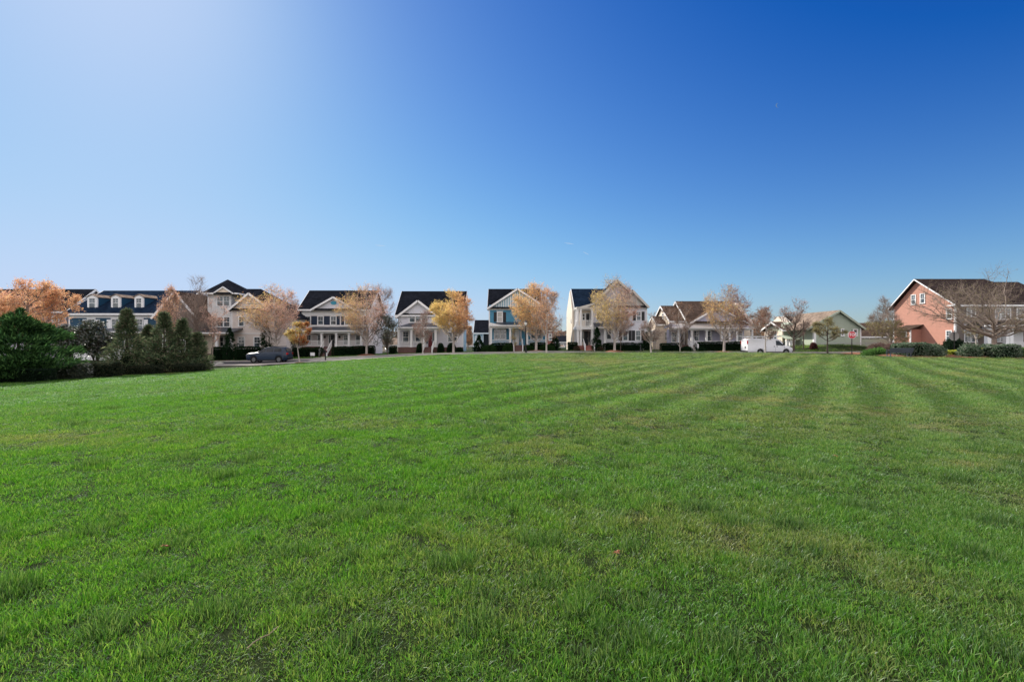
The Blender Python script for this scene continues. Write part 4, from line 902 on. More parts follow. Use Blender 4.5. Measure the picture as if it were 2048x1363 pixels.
r_.prism([(rx1,ym,zr),(PX(1985,Yf),Yf-.3,ze-.34),(PX(2130,Yf),Yf-.3,ze-.34),(PX(2130,Yf),ym,PZ(563.5,ym)),(PX(1984,ym),ym,PZ(563.5,ym))], (0,0,-.14))
ro = r_.build('roof', M['roofdk'], h); tr = MB()
tr.bar((xe-.03,Yf-.5,ze-.42),(xe-.03,ym,zr-.09),.06,.13); tr.bar((xe-.03,ym,zr-.09),(xe-.03,ye+.5,ze-.36),.06,.13)
tr.prism([(xe,Yf-.5,ze-.36),(xw+.1,Yf-.5,ze-.36),(xw+.1,Yf+.6,ze-.36),(xe,Yf+.6,ze-.36)], (0,0,-.14)); tr.box(xw+.2, PX(2120,Yf), Yf-.55, Yf-.5, ze-.62, ze-.38); tr.build('roof_trim', M['white'], ro)
tr = MB(); tr.box(xw-.035, xw+.15, Yf-.035, Yf+.13, zb, ze-.5); tr.box(xw-.03, xw-.001, ye-.16, ye-.02, zb, ze-.3); tr.build('corner_trim', M['white'], h)
fw = Face('-x', xw)
def yw(px): return xw/((px-1024)/F)
for (pa, pb, t_, b_) in ((1823.5, 1831.0, 590, 608.5), (1841.5, 1849.5, 587.5, 606), (1894, 1903.5, 618, 637.5), (1893.5, 1903, 661.5, 682)):
    y0_, y1_ = yw(pb), yw(pa); yc = (y0_+y1_)/2
    window(h, fw, y0_, y1_, PZ(b_, yc), PZ(t_, yc), grid=1)
# bump-out at the rear of the lit side
bx = xw-1.5; b0, b1 = bx/((1821-1024)/F), bx/((1799-1024)/F)
bo = wallbox(h, bx, xw-.001, b0, b1+.3, zb, PZ(658,b0), 'orange', 'side_entry')
MB().prism([(bx-.3,b0-.3,PZ(657.5,b0)),(xw-.002,b0-.3,PZ(650,b0)+.1),(xw-.002,b1+.6,PZ(650,b0)+.1),(bx-.3,b1+.6,PZ(657.5,b0))], (0,0,-.14)).build('entry_roof', M['roofbrown'], bo)
window(bo, Face('-x', bx), (b0+b1)/2-.25, (b0+b1)/2+.45, PZ(673,b0+.6), PZ(663.5,b0+.6)); MB().box(bx-.03, bx+.1, b0-.03, b0+.1, zb, PZ(659,b0)).build('corner_trim', M['white'], bo)
# shaded front
Yq = Yf-.012
wpx(h, Yq, 1934, 1950, 616, 633.5, n=2, pane='glass'); wpx(h, Yq, 1991, 2020, 617, 638.5, n=3, grid=1); wpx(h, Yq, 1929.5, 1953, 661, 683.5, n=2); wpx(h, Yq, 1992, 2007, 664, 683, n=2); wpx(h, Yq, 2034, 2048, 617, 638, n=1)
tr = MB(); tr.box(xw+.2, PX(2120,Yf), Yf-.06, Yf-.013, PZ(651,Yf), PZ(648,Yf)); tr.build('belt_trim', M['greyside'], h)
py_ = Yf-2; pf = gz(xw+5, py_)+.5
wallbox(h, PX(1968,py_), PX(2120,py_), py_, Yf-.014, zb, pf, 'brick', 'porch_floor')
for a in (1975, 1984, 2012, 2020, 2075): column(h, PX(a,py_+.2), py_+.2, pf, PZ(657,py_+.2), .42)
MB().box(PX(1970,py_), PX(2120,py_), py_+.02, py_+.36, PZ(657,py_), PZ(650.5,py_)).build('porch_beam', M['greyside'], h)
porch_roof(h, PX(1968,py_-.3), PX(2122,py_-.3), py_-.3, Yf-.062, PZ(650,py_-.3), PZ(643,Yf), 'roof', .8, 0)
railing(h, PX(2022.5,py_+.2), PX(2072,py_+.2), py_+.2, pf, pf+.9); door(h, Face('-y', Yq), PX(1976,Yq), PX(1987,Yq), pf, pf+2.1, side=False)
wallbox(h, PX(2026,Yq), PX(2046,Yq), Yq-.05, Yq-.001, pf, PZ(664,Yq), 'white', 'door')
# ---- far houses in the gaps
def far_house(px0, px1, pye, pyr, Y, wm, rm, label):
    h = house(PX((px0+px1)/2,Y), Y, gz(PX((px0+px1)/2,Y),Y), 'distant_house', label, 'garages and houses behind the front row')
    x0, x1 = PX(px0, Y), PX(px1, Y); ze, zr = PZ(pye, Y), PZ(pyr, Y+4)
    wall_x(h, x0+.3, x1-.3, Y+.4, Y+7.6, -.5, ze-.1, zr-.3, wm); gable_roof_x(h, x0, x1, Y, Y+8, ze, zr, rm)
    n_ = max(1, int((x1-x0)/3))
    for i in range(n_):
        u = x0+(x1-x0)*(i+.5)/n_; window(h, Face('-y', Y+.4), u-.5, u+.5, ze-1.9, ze-.6)
far_house(1106, 1142, 683, 671, 120, 'greyside', 'roof', 'small grey distant house between the teal house and the twin-porch house')
far_house(1113, 1130, 692.5, 689.5, 105, 'brickred', 'rooftan', 'low red shed far off between the teal house and the twin-porch house')
far_house(752, 800, 689, 676, 90, 'cream', 'rooftan', 'cream wall seen beneath the dark magnolia between two pale houses')
far_house(560, 606, 690, 672, 92, 'cream', 'roof', 'cream house glimpsed through the gap right of the tower house')
far_house(930, 950, 690, 676, 120, 'stone', 'rooftan', 'tiny tan house far behind the gap left of the garage')
# ================================================================ TREES, HEDGES AND SHRUBS
def quads_mesh(name, V, C, m, parent, extra=None):
    """V (n,4,3) leaf quads, C (n,3) colours; extra = (MB-like verts, faces, colour) solid core"""
    n = len(V); me = bpy.data.meshes.new(name); vv = V.reshape(-1, 3); cc = np.repeat(C, 4, 0)
    ff = np.arange(n*4).reshape(n, 4)
    if extra is not None:
        ev, ef, ec = extra; off = len(vv); vv = np.concatenate([vv, np.array(ev)]); cc = np.concatenate([cc, np.tile(ec, (len(ev), 1))])
        faces = ff.tolist()+[tuple(off+i for i in f) for f in ef]; me.from_pydata(vv.tolist(), [], faces)
    else:
        me.vertices.add(len(vv)); me.vertices.foreach_set('co', vv.astype(np.float32).ravel())
        me.loops.add(n*4); me.loops.foreach_set('vertex_index', ff.astype(np.int32).ravel())
        me.polygons.add(n); me.polygons.foreach_set('loop_start', (np.arange(n)*4).astype(np.int32)); me.update(calc_edges=True)
    a = me.color_attributes.new('col', 'FLOAT_COLOR', 'POINT')
    a.data.foreach_set('color', np.concatenate([cc, np.ones((len(cc), 1))], 1).astype(np.float32).ravel())
    for q in (m if isinstance(m, (list, tuple)) else [m]): me.materials.append(q)
    o = bpy.data.objects.new(name, me); link(o, parent); return o
def leaves(g, pts, size, pal, w=.55, elong=1.0, updir=None, jit=.25):
    """random quads at pts"""
    n = len(pts); d = g.normal(size=(n, 3)); 
    if updir is not None: d = d*.6+updir
    d /= np.linalg.norm(d, axis=1)[:, None]+1e-9
    e = np.cross(d, g.normal(size=(n, 3))); e /= np.linalg.norm(e, axis=1)[:, None]+1e-9
    s = size*(.6+.8*g.random(n))[:, None]; a = d*s*elong; b = e*s*w*.5
    V = np.stack([pts-b*.5, pts+a*.45-b, pts+a, pts+a*.45+b], 1)
    pal = np.array(pal); C = pal[g.integers(0, len(pal), n)]*(1+jit*(g.random((n, 1))*2-1))
    return V, C
class Tubes:
    def __init__(s): s.v = []; s.f = []
    def add(s, pts, r0, r1, k=4):
        n0 = len(s.v); m = len(pts)
        for i, p in enumerate(pts):
            q = pts[min(i+1, m-1)]-pts[max(i-1, 0)]; q = q/(np.linalg.norm(q)+1e-9)
            a = np.array((1., 0, 0)) if abs(q[0]) < .8 else np.array((0, 1., 0)); u = np.cross(q, a); u /= np.linalg.norm(u); t = np.cross(q, u)
            r = r0+(r1-r0)*i/(m-1)
            for j in range(k):
                an = 2*math.pi*j/k; s.v.append(p+r*(math.cos(an)*u+math.sin(an)*t))
        for i in range(m-1):
            for j in range(k):
                j2 = (j+1) % k; s.f.append((n0+i*k+j, n0+i*k+j2, n0+(i+1)*k+j2, n0+(i+1)*k+j))
    def build(s, name, m, parent):
        me = bpy.data.meshes.new(name); me.from_pydata([tuple(v) for v in s.v], [], s.f); me.materials.append(m); me.shade_smooth()
        o = bpy.data.objects.new(name, me); return link(o, parent)
PAL = dict(
 orange=[(.84,.48,.24),(.76,.40,.20),(.88,.62,.34),(.66,.34,.20),(.80,.54,.32)],
 gold=[(.88,.72,.26),(.82,.64,.22),(.90,.72,.32),(.72,.58,.2),(.84,.56,.26)],
 pink=[(.80,.50,.38),(.72,.42,.34),(.82,.60,.44),(.62,.36,.30)],
 red=[(.50,.10,.06),(.42,.14,.06),(.34,.22,.06)],
 bud=[(.38,.17,.14),(.30,.15,.12),(.42,.25,.18)],
 greenish=[(.26,.27,.08),(.32,.28,.10),(.36,.26,.12)],
 olive=[(.30,.30,.12),(.36,.33,.15),(.28,.24,.13)],
 brown=[(.26,.15,.09),(.32,.19,.11),(.22,.13,.09)])
def tree(px, Y, top, lpx, rpx, cb, label, group, pal=('orange',), pal2=None, dens=1.0, lsz=.13, seed=1, style='vase', bark='bark', fork=None, tr=.14, nl=9, twig=1.0, name='maple_tree', leafp=None):
    """px = trunk position, top / cb = crown top and bottom rows, lpx / rpx = crown sides (all turned into metres at distance Y)"""
    g = np.random.default_rng(seed); x = PX(px, Y); z0 = gz(x, Y); H = PZ(top, Y)-z0; zc = PZ(cb, Y)-z0
    cx = (PX(lpx, Y)+PX(rpx, Y))/2-x; Rr = (PX(rpx, Y)-PX(lpx, Y))/2; fk = zc*.8 if fork is None else PZ(fork, Y)-z0
    root = empty(name, (x, Y, z0), label, 'tree', group); T = Tubes(); W = Tubes(); ends = []
    def prof(t):
        if style == 'round': return max(0, math.sin(math.pi*min(.93, max(0, t*.88+.06))))**.5
        if style == 'cone': return max(.04, (1-t))**.75*min(1, (t*6+.3))
        return max(.03, math.sin(math.pi*min(.9, max(0, t)**.9*.84+.06)))**.7
    # trunk and leader
    lead = fk+(H-fk)*(.45 if style == 'vase' else .24 if style == 'spread' else .8); wob = g.normal(size=2)*.06
    tp = [np.array((wob[0]*i*.4+cx*(i/6)**2*.5, wob[1]*i*.4, lead*i/6)) for i in range(7)]
    T.add(tp, tr, tr*.28, 8); T.add([np.array((0, 0, -.15)), np.array((0, 0, .0)), np.array((0, 0, .35))], tr*1.5, tr*.98, 8)
    def axis(z): t_ = min(1, max(0, z/lead)); return np.array((wob[0]*t_*6*.4+cx*t_*t_*.5, wob[1]*t_*6*.4, z))
    def path(a, b_, n, up=.25, jit=.05):
        L_ = np.linalg.norm(b_-a); m_ = (a+b_)/2+np.array((0, 0, -up*L_*.0))+ (b_-a)*0; out = []
        c_ = np.array((a[0]+(b_[0]-a[0])*.62, a[1]+(b_[1]-a[1])*.62, a[2]+(b_[2]-a[2])*(.5-up*.6)))
        for i in range(n+1):
            t_ = i/n; p = (1-t_)**2*a+2*t_*(1-t_)*c_+t_*t_*b_
            if 0 < i < n: p = p+g.normal(size=3)*jit*L_*.35
            out.append(p)
        return out
    hs_ = []
    for i in range(nl):
        az = i*2.399+g.uniform(-.35, .35); u = (i+.5)/nl
        zs = fk+(lead-fk)*(u**1.3)*.9; zt = zc+(H-zc)*min(.96, max(.08, ((i*.618) % 1)*.62+.36*u+g.uniform(-.06, .06)))
        rad = Rr*prof((zt-zc)/(H-zc))*math.sqrt(g.uniform(.45, .97))
        b_ = np.array((cx+rad*math.cos(az), rad*math.sin(az), zt)); a = axis(zs)
        pth = path(a, b_, 7, .25 if style != 'spread' else .1, .06); T.add(pth, tr*(.52 if style != 'spread' else .36)*(1-.4*u), .018, 5); hs_.append((pth, tr*.5*(1-.4*u)))
    hs_.append(([axis(lead*.6), axis(lead), np.array((cx, 0, (lead+H)/2))+g.normal(size=3)*.1, np.array((cx+g.normal()*.15, g.normal()*.15, zc+(H-zc)*.86))], tr*.3))
    span = H-zc; lv2 = []
    for pth, r in hs_:
        m = len(pth)
        for k in range(14):
            f = g.uniform(.22, 1.0); i = min(m-2, int(f*(m-1))); a = pth[i]+(pth[i+1]-pth[i])*(f*(m-1)-i)
            d0 = pth[i+1]-pth[i]; d0 /= np.linalg.norm(d0)+1e-9; az = g.uniform(0, 6.28)
            d = d0*.7+np.array((math.cos(az), math.sin(az), g.uniform(-.15, .9)))*.75
            if style == 'spread': d[2] *= .75
            d /= np.linalg.norm(d); L_ = span*g.uniform(.14, .30)*(1-.3*f); b_ = a+d*L_
            b_ = clampc(b_, cx, Rr*g.uniform(.92, 1.06), zc, H*g.uniform(.97, 1.02), prof, a); 
            p2 = path(a, b_, 4, -.1, .09); T.add(p2, max(.014, r*.35*(1-.5*f)), .009*twig, 4); lv2.append(p2)
    for p2 in lv2:
        for k in range(7):
            f = g.uniform(.15, 1); i = min(len(p2)-2, int(f*(len(p2)-1))); a = p2[i]+(p2[i+1]-p2[i])*(f*(len(p2)-1)-i)
            d = (p2[i+1]-p2[i]); d /= np.linalg.norm(d)+1e-9; d = d*.6+g.normal(size=3)*.7+np.array((0, 0, .35 if style != 'spread' else .05)); d /= np.linalg.norm(d)
            L_ = span*g.uniform(.06, .16); b_ = clampc(a+d*L_, cx, Rr*g.uniform(.95, 1.14), zc, H*g.uniform(.98, 1.05), prof, a); W.add([a, (a+b_)/2+g.normal(size=3)*.02, b_], .008*twig, .004*twig, 3); ends.append((a, b_))
    t_ = T.build('trunk', M[bark], root)
    A = np.array([e[0] for e in ends]); B_ = np.array([e[1] for e in ends])
    # fine twigs: thin slivers, part of the crown
    n = len(ends); rep = 3; ia = np.repeat(np.arange(n), rep); f = g.random(len(ia))[:, None]; s0 = A[ia]+(B_[ia]-A[ia])*f
    dr = (B_[ia]-A[ia]); dr /= np.linalg.norm(dr, axis=1)[:, None]+1e-9; dr = dr+g.normal(size=dr.shape)*.8+np.array((0, 0, .25)); dr /= np.linalg.norm(dr, axis=1)[:, None]
    s1 = s0+dr*(span*.065*(.4+g.random(len(ia))))[:, None]; sd_ = np.cross(dr, g.normal(size=dr.shape)); sd_ /= np.linalg.norm(sd_, axis=1)[:, None]; sd_ *= .004*twig
    TW = np.stack([s0-sd_, s0+sd_, s1+sd_*.4, s1-sd_*.4], 1); TC = np.tile(np.array((.36,.28,.24)), (len(ia), 1))*(1+.3*(g.random((len(ia), 1))-.5))
    V = TW; C = TC
    if dens > 0:
        nb = int(len(ia)*3.0*dens); k = g.integers(0, len(ia), nb); ff_ = g.random(nb)[:, None]; P_ = s0[k]+(s1[k]-s0[k])*ff_*1.1+g.normal(size=(nb, 3))*.03
        if style == 'round' and dens > .6:
            v_ = (P_[:, 2]-zc)/span; P_ = P_[g.random(len(P_)) < .22+1.5*v_+.5*np.hypot(P_[:, 0]-cx, P_[:, 1])/Rr*(v_ > .12)]
        if leafp is not None:
            kp = np.array([leafp(p[0]/Rr, (p[2]-zc)/span, g.random()) for p in P_]); P_ = P_[kp]
        Vl, Cl = leaves(g, P_, lsz*.74, PAL[pal[0]] if len(pal) == 1 else PAL[pal[0]]+PAL[pal[1]], .62, 1.0, jit=.3)
        if pal2:  # right-hand palette: partly own leaf hue, partly the sunlit-left contrast painted in
            m_ = (P_[:, 0]-cx)/Rr+g.normal(size=len(P_))*.35 > .1; alt = np.array(PAL[pal2]); Cl[m_] = alt[g.integers(0, len(alt), m_.sum())]*(1+.25*(g.random((m_.sum(), 1))*2-1))
        V = np.concatenate([V, Vl]); C = np.concatenate([C, Cl])
    me_v = [tuple(q) for q in W.v]
    quads_mesh('crown', V, C, M['leaf'], root, (me_v, W.f, (.34,.27,.23)) if me_v else None)
    return root
def clampc(p, cx, Rr, zc, H, prof, a=None):
    """shorten the shoot from a to p until it stays inside the crown"""
    a = np.array((cx, 0, (zc+H)/2)) if a is None else a
    for s in (1, .85, .7, .55, .4, .28, .18):
        q = a+(p-a)*s
        if zc-.3 <= q[2] <= H and math.hypot(q[0]-cx, q[1]) <= Rr*prof((q[2]-zc)/(H-zc)): return q
    return a+(p-a)*.14
GV = 'trees along the street'
tree(52, 46, 562, -38, 134, 668, 'large orange-leaved tree behind the green juniper at the left edge', GV, ('orange','pink'), 'orange', 2.0, .14, 21, 'round', tr=.2, nl=26)
tree(344, 52, 568, 306, 376, 672, 'orange and pink leaved tree before the brown gable', GV, ('orange','pink'), None, .55, .12, 22, 'cone', tr=.1, fork=690, nl=12)
tree(387, 56, 551, 358, 420, 655, 'tall bare tree left of the tower house', GV, ('bud',), None, .0, .1, 23, 'vase', tr=.17, fork=672, twig=1.2)
tree(424, 54, 592, 398, 452, 670, 'small thin bare tree with pink buds before the tower house', GV, ('pink',), None, .4, .10, 24, 'vase', tr=.07, fork=690, twig=.55, nl=6)
tree(552, 57, 569, 482, 601, 668, 'orange-leaved tree behind the parked dark blue car', GV, ('orange','gold'), 'pink', 1.15, .12, 25, 'round', 'barkpale', tr=.17, nl=19, fork=692)
tree(599, 50.5, 645, 570, 627, 690, 'little tree with red lower leaves on the lawn edge', 'young trees at the lawn edge', ('greenish','gold'), 'red', 1.6, .12, 26, 'round', 'barkpale', tr=.075, nl=9, leafp=None)
tree(733, 61.5, 568, 676, 774, 672, 'pink and orange tree covering the right side of the oval-vent house', GV, ('orange','gold'), 'pink', 1.0, .12, 27, 'round', 'barkpale', tr=.17, nl=19, fork=690)
tree(846, 54.0, 620, 824, 868, 683, 'thin bare sapling in front of the red-door house', 'young trees at the lawn edge', ('bud',), None, .25, .09, 28, 'vase', 'barkpale', tr=.07, twig=1.0)
tree(907, 61.3, 583, 862, 948, 668, 'golden-leaved tree right of the red door', GV, ('gold','gold'), 'orange', 2.3, .13, 29, 'round', 'barkpale', tr=.17, nl=19, fork=686)
tree(1072, 61.7, 567, 1021, 1114, 668, 'golden orange tree in front of the teal house', GV, ('gold','orange'), 'orange', 1.6, .13, 30, 'round', 'barkpale', tr=.18, nl=20, fork=686)
tree(1093, 54.1, 585, 1072, 1130, 672, 'thin straight tree with sparse orange buds beside the black lamp post', 'young trees at the lawn edge', ('orange','bud'), None, .55, .11, 31, 'round', 'barkpale', tr=.10, nl=9, fork=680)
tree(1027, 54.1, 655, 1020, 1034, 690, 'tiny sapling left of the black lamp post', 'young trees at the lawn edge', ('greenish',), None, .35, .06, 32, 'cone', 'bark', tr=.03, nl=4, twig=.6)
tree(1229, 61.7, 551, 1182, 1276, 665, 'yellow and pink tree before the twin-porch house', GV, ('gold',), 'pink', 1.15, .12, 33, 'round', 'barkpale', tr=.18, nl=20, fork=684, leafp=lambda u, v, r: r < 1.15-.8*v)
tree(1241, 64.5, 615, 1222, 1268, 668, 'thin young bare tree just behind the yellow and pink one', GV, ('bud',), None, .4, .09, 34, 'vase', 'bark', tr=.08, nl=7, twig=1.0)
tree(1302, 54.1, 624, 1280, 1330, 684, 'small bare vase-shaped tree on the lawn edge between two houses', 'young trees at the lawn edge', ('bud',), None, .12, .08, 35, 'vase', 'barkpale', tr=.10, nl=8, twig=1.5, fork=692)
def myrtle(px, Y, top, l, r, seed, label):
    """several stems from the ground, fine bare head"""
    return tree(px, Y, top, l, r, 662, label, GV, ('brown',), None, .9, .09, seed, 'round', 'barkpale', tr=.07, nl=10, twig=1.4, name='crape_myrtle', fork=699)
myrtle(1360, 64, 605, 1322, 1393, 36, 'brown bare many-stemmed tree before the low house entry')
tree(1448, 61.7, 570, 1408, 1502, 668, 'orange and red budding tree before the long porch', GV, ('orange','gold'), 'bud', .75, .12, 37, 'round', 'barkpale', tr=.17, nl=19, fork=685)
tree(1530, 54.0, 614, 1500, 1562, 676, 'bare brownish young tree in front of the white van', 'young trees at the lawn edge', ('bud','brown'), None, .5, .10, 38, 'round', 'barkpale', tr=.09, nl=10, twig=1.3)
tree(1587, 61.8, 597, 1562, 1627, 665, 'bare tree with dark trunk and pink bud tips right of the van', GV, ('pink','bud'), None, .45, .10, 39, 'vase', 'barkdark', tr=.17, nl=10, twig=1.4, fork=680, leafp=lambda u, v, r: v > .55 or r < .2)
tree(1655, 54.1, 635, 1627, 1690, 678, 'small yellow-olive tree before the sage gable wall', 'young trees at the lawn edge', ('olive',), None, 1.0, .10, 40, 'round', 'barkdark', tr=.09, nl=10)
tree(1783, 50, 592, 1722, 1812, 692, 'olive-leaved tree with bare top behind the bench', GV, ('olive','greenish'), None, 1.1, .12, 41, 'cone', 'barkpale', tr=.15, nl=14, fork=690, twig=1.3, leafp=lambda u, v, r: v < .5 and r < 1-v)
tree(1988, 46, 527, 1836, 2120, 668, 'big spreading bare tree in front of the terracotta house', GV, ('olive',), None, .55, .07, 42, 'spread', 'bark', tr=.25, nl=21, twig=1.1, fork=678, name='spreading_tree')
tree(1953, 52, 652, 1925, 1975, 672, 'small pale-barked tree left of the big spreading bare tree trunk', GV, ('olive',), None, .3, .08, 43, 'vase', 'barkpale', tr=.11, nl=6)
# brown trees behind the low house and in the gaps
for i, (px, Y, top, l, r, lab) in enumerate(((1520, 84, 622, 1492, 1556, 'dense brown tree behind the right end of the low house'), (1553, 88, 634, 1528, 1588, 'reddish brown tree behind the van roof rack'), (936, 100, 652, 926, 947, 'brown thicket tree in the gap beside the garage'),
    (1118, 128, 662, 1098, 1136, 'grey-brown distant tree left of the twin-porch house'), (590, 90, 600, 560, 606, 'bare tree behind the right slope of the tower house roof'), (756, 86, 570, 735, 792, 'tall thin bare tree rising behind the oval-vent house'), (1470, 86, 592, 1450, 1500, 'bare tree showing over the roof of the low house'), (400, 86, 622, 380, 425, 'bare tree low in the gap left of the tower house'))):
    tree(px, Y, top, l, r, 690, lab, 'trees behind the houses', ('brown','orange') if i < 3 else ('bud',), None, 1.2 if i < 3 else .25, .16, 60+i, 'round', 'bark', tr=.16, nl=9, twig=1.8, name='background_tree')

# ---- evergreens
def core_cone(R_, H, k=10, f=.72, z0=.1, prof=None):  # dark filler inside the foliage, added to block light through it
    v = []; fc = []; m = 7
    for i in range(m+1):
        t_ = i/m; r = R_*f*(prof(t_) if prof else (1-t_)**.8)
        for j in range(k):
            a = 6.283*j/k; v.append((r*math.cos(a), r*math.sin(a), z0+(H*f*1.1-z0)*t_))
    for i in range(m):
        for j in range(k): fc.append((i*k+j, i*k+(j+1) % k, (i+1)*k+(j+1) % k, (i+1)*k+j))
    return v, fc
def conifer(px, Y, top, l, r, label, name='cedar_tree', seed=1, n=9000, pal=((.035,.075,.035),(.05,.10,.04),(.03,.06,.035),(.08,.12,.05)), prof=None, spray=.34, cat='tree', group=None, core=(.012,.022,.012), trunk=.12, z0=.05, tips=0, lobes=7, base=None, upw=.35, w=.3):
    g = np.random.default_rng(seed); x = PX((l+r)/2, Y); gz0 = gz(x, Y); H = PZ(top, Y)-gz0; Rr = (PX(r, Y)-PX(l, Y))/2
    root = empty(name, (x, Y, gz0), label, cat, group); prof = prof or (lambda t_: (1-t_)**.8)
    T = Tubes(); T.add([np.array((0, 0, -.1)), np.array((0, 0, H*.5)), np.array((0, 0, H*.9))], trunk, .02, 6); T.build('trunk', M['barkdark'], root)
    t_ = g.random(n)**1.25; az = g.random(n)*6.283
    # boughs: lobes of foliage with gaps between
    nb = int(lobes*H*2.2); bt = g.random(nb); baz = g.random(nb)*6.283; bl = (.48+.78*g.random(nb)) if tips < .9 else (.78+.3*g.random(nb)); k = g.integers(0, nb, n)
    t_ = np.clip(bt[k]**1.2+g.normal(size=n)*.028, .0, .995); az = baz[k]+g.normal(size=n)*(.26 if lobes != 12 else .42)
    rp = np.array([prof(float(a)) for a in t_])*Rr; rad = rp*(.42+.60*g.random(n)**.6)*bl[k]
    z = z0+(H-z0)*t_+ (rad/np.maximum(rp, .05)-.5)*upw*.5
    P_ = np.stack([rad*np.cos(az), rad*np.sin(az), z], 1); up = np.stack([np.cos(az)*1.1, np.sin(az)*1.1, np.full(n, upw)], 1)
    V, C = leaves(g, P_, spray, pal, w, 1.0, up, .35)
    if tips:
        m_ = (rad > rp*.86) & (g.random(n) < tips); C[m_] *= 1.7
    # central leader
    nl_ = n//40; P2 = np.stack([g.normal(size=nl_)*.06, g.normal(size=nl_)*.06, H*(.82+.2*g.random(nl_))], 1); V2, C2 = leaves(g, P2, spray*.6, pal, w, 1, np.tile((0, 0, 1.2), (nl_, 1)), .3)
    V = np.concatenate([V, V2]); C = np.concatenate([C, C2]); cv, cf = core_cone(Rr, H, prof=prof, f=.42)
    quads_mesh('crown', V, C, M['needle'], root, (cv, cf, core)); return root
juni = lambda t_: (min(1, .80+.9*t_) if t_ < .22 else max(.04, 1-((t_-.22)/.78)**1.7))**.9
JP = ((.028,.070,.022),(.04,.095,.027),(.02,.048,.02),(.075,.15,.045))
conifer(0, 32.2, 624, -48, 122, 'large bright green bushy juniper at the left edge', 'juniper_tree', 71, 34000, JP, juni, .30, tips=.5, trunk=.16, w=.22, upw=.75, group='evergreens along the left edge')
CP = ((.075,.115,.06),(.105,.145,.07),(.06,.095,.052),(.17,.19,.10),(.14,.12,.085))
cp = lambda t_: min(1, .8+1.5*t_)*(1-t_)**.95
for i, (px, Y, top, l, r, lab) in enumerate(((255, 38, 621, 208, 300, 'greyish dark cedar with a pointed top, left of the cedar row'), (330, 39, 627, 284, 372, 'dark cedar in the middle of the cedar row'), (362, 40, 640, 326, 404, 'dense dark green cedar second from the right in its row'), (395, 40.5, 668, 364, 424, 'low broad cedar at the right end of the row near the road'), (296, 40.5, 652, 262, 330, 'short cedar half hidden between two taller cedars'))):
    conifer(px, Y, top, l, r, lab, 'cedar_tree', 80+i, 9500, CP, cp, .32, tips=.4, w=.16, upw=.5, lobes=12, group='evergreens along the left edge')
arb = lambda t_: math.sin(math.pi*min(1, t_**.7*.62+.38))**.8 if t_ < .999 else .03
AP = ((.018,.045,.020),(.025,.06,.025),(.015,.035,.018))
for i, (Y, top, l, r, lab) in enumerate(((57.4, 657, 445, 474, 'dark clipped cone shrub before the tower house porch'), (58.5, 642, 519, 546, 'dark cone shrub behind the orange tree by the tower house'), (64.6, 671, 947, 968, 'dark rounded cone shrub in front of the garage'), (64.9, 670, 1099, 1119, 'dark rounded cone shrub at the right corner of the teal house'), (64.7, 654, 1185, 1203, 'tall narrow dark arborvitae beside the brick steps'), (66, 664, 1283, 1303, 'dark evergreen between the twin-porch house and the low house'), (74, 634, 1293, 1312, 'tall dark evergreen behind the gap left of the low house'))):
    conifer(0, Y, top, l, r, lab, 'clipped_evergreen', 90+i, 5000, AP, arb if i not in (5, 6) else cp, .16, cat='shrub', group='clipped evergreens by the houses', trunk=.05, core=(.008,.016,.009), lobes=16, w=.4)
# ---- magnolias: broad glossy leaves, open crown on short trunks
def broadleaf(px, Y, top, l, r, cb, label, seed, n=4200, pal=((.03,.05,.022),(.045,.065,.03),(.07,.055,.03),(.025,.04,.02)), sz=.16, name='magnolia_tree', m='leafgloss', stems=3, cat='tree', group=None):
    g = np.random.default_rng(seed); x = PX(px, Y); z0 = gz(x, Y); H = PZ(top, Y)-z0; zc = PZ(cb, Y)-z0; Rr = (PX(r, Y)-PX(l, Y))/2; cx = PX((l+r)/2, Y)-x
    root = empty(name, (x, Y, z0), label, cat, group); T = Tubes()
    cl_ = []; nb = 34
    for i in range(nb):
        az = g.random()*6.283; t_ = g.random(); rr_ = Rr*math.sqrt(g.random())*.88*math.sin(math.pi*min(1, t_*.75+.2))**.5
        cl_.append(np.array((cx+rr_*math.cos(az), rr_*math.sin(az), zc+(H-zc)*(.08+.86*t_))))
    for s_ in range(stems):
        a = s_*2.1+seed; b0 = np.array((.12*math.cos(a), .12*math.sin(a), -.05)); tp_ = np.array((.4*math.cos(a)+cx, .4*math.sin(a), H*.6)); T.add([b0, b0*1.2+np.array((0, 0, zc*.7)), tp_], .07, .03, 6)
        for c_ in cl_[s_::stems]: T.add([b0*1.2+np.array((0, 0, zc*.7)), (tp_+c_)/2*np.array((1, 1, .9)), c_], .025, .01, 4)
    T.build('trunk', M['barkdark'], root); k = g.integers(0, nb, n); C0 = np.array(cl_)
    P_ = C0[k]+g.normal(size=(n, 3))*np.array((.24, .24, .2))*Rr*.62; P_[:, 2] = np.clip(P_[:, 2], zc*.85, H)
    V, C = leaves(g, P_, sz, pal, .5, 1.0, None, .35); quads_mesh('crown', V, C, M[m], root); return root
broadleaf(137, 39.5, 650, 112, 162, 716, 'left of two glossy dark magnolias, beside the juniper', 101, n=9000, group='evergreens along the left edge')
broadleaf(192, 39.5, 642, 158, 228, 714, 'right of two glossy dark magnolias, taller one', 102, n=12000, group='evergreens along the left edge')
broadleaf(776, 60.5, 626, 744, 800, 698, 'dark glossy magnolia between the oval-vent house and the red-door house', 103, n=4200, stems=2)
broadleaf(586, 63, 672, 566, 602, 697, 'dark round evergreen right of the parked dark blue car', 104, n=3000, stems=2, name='holly_bush', cat='shrub')
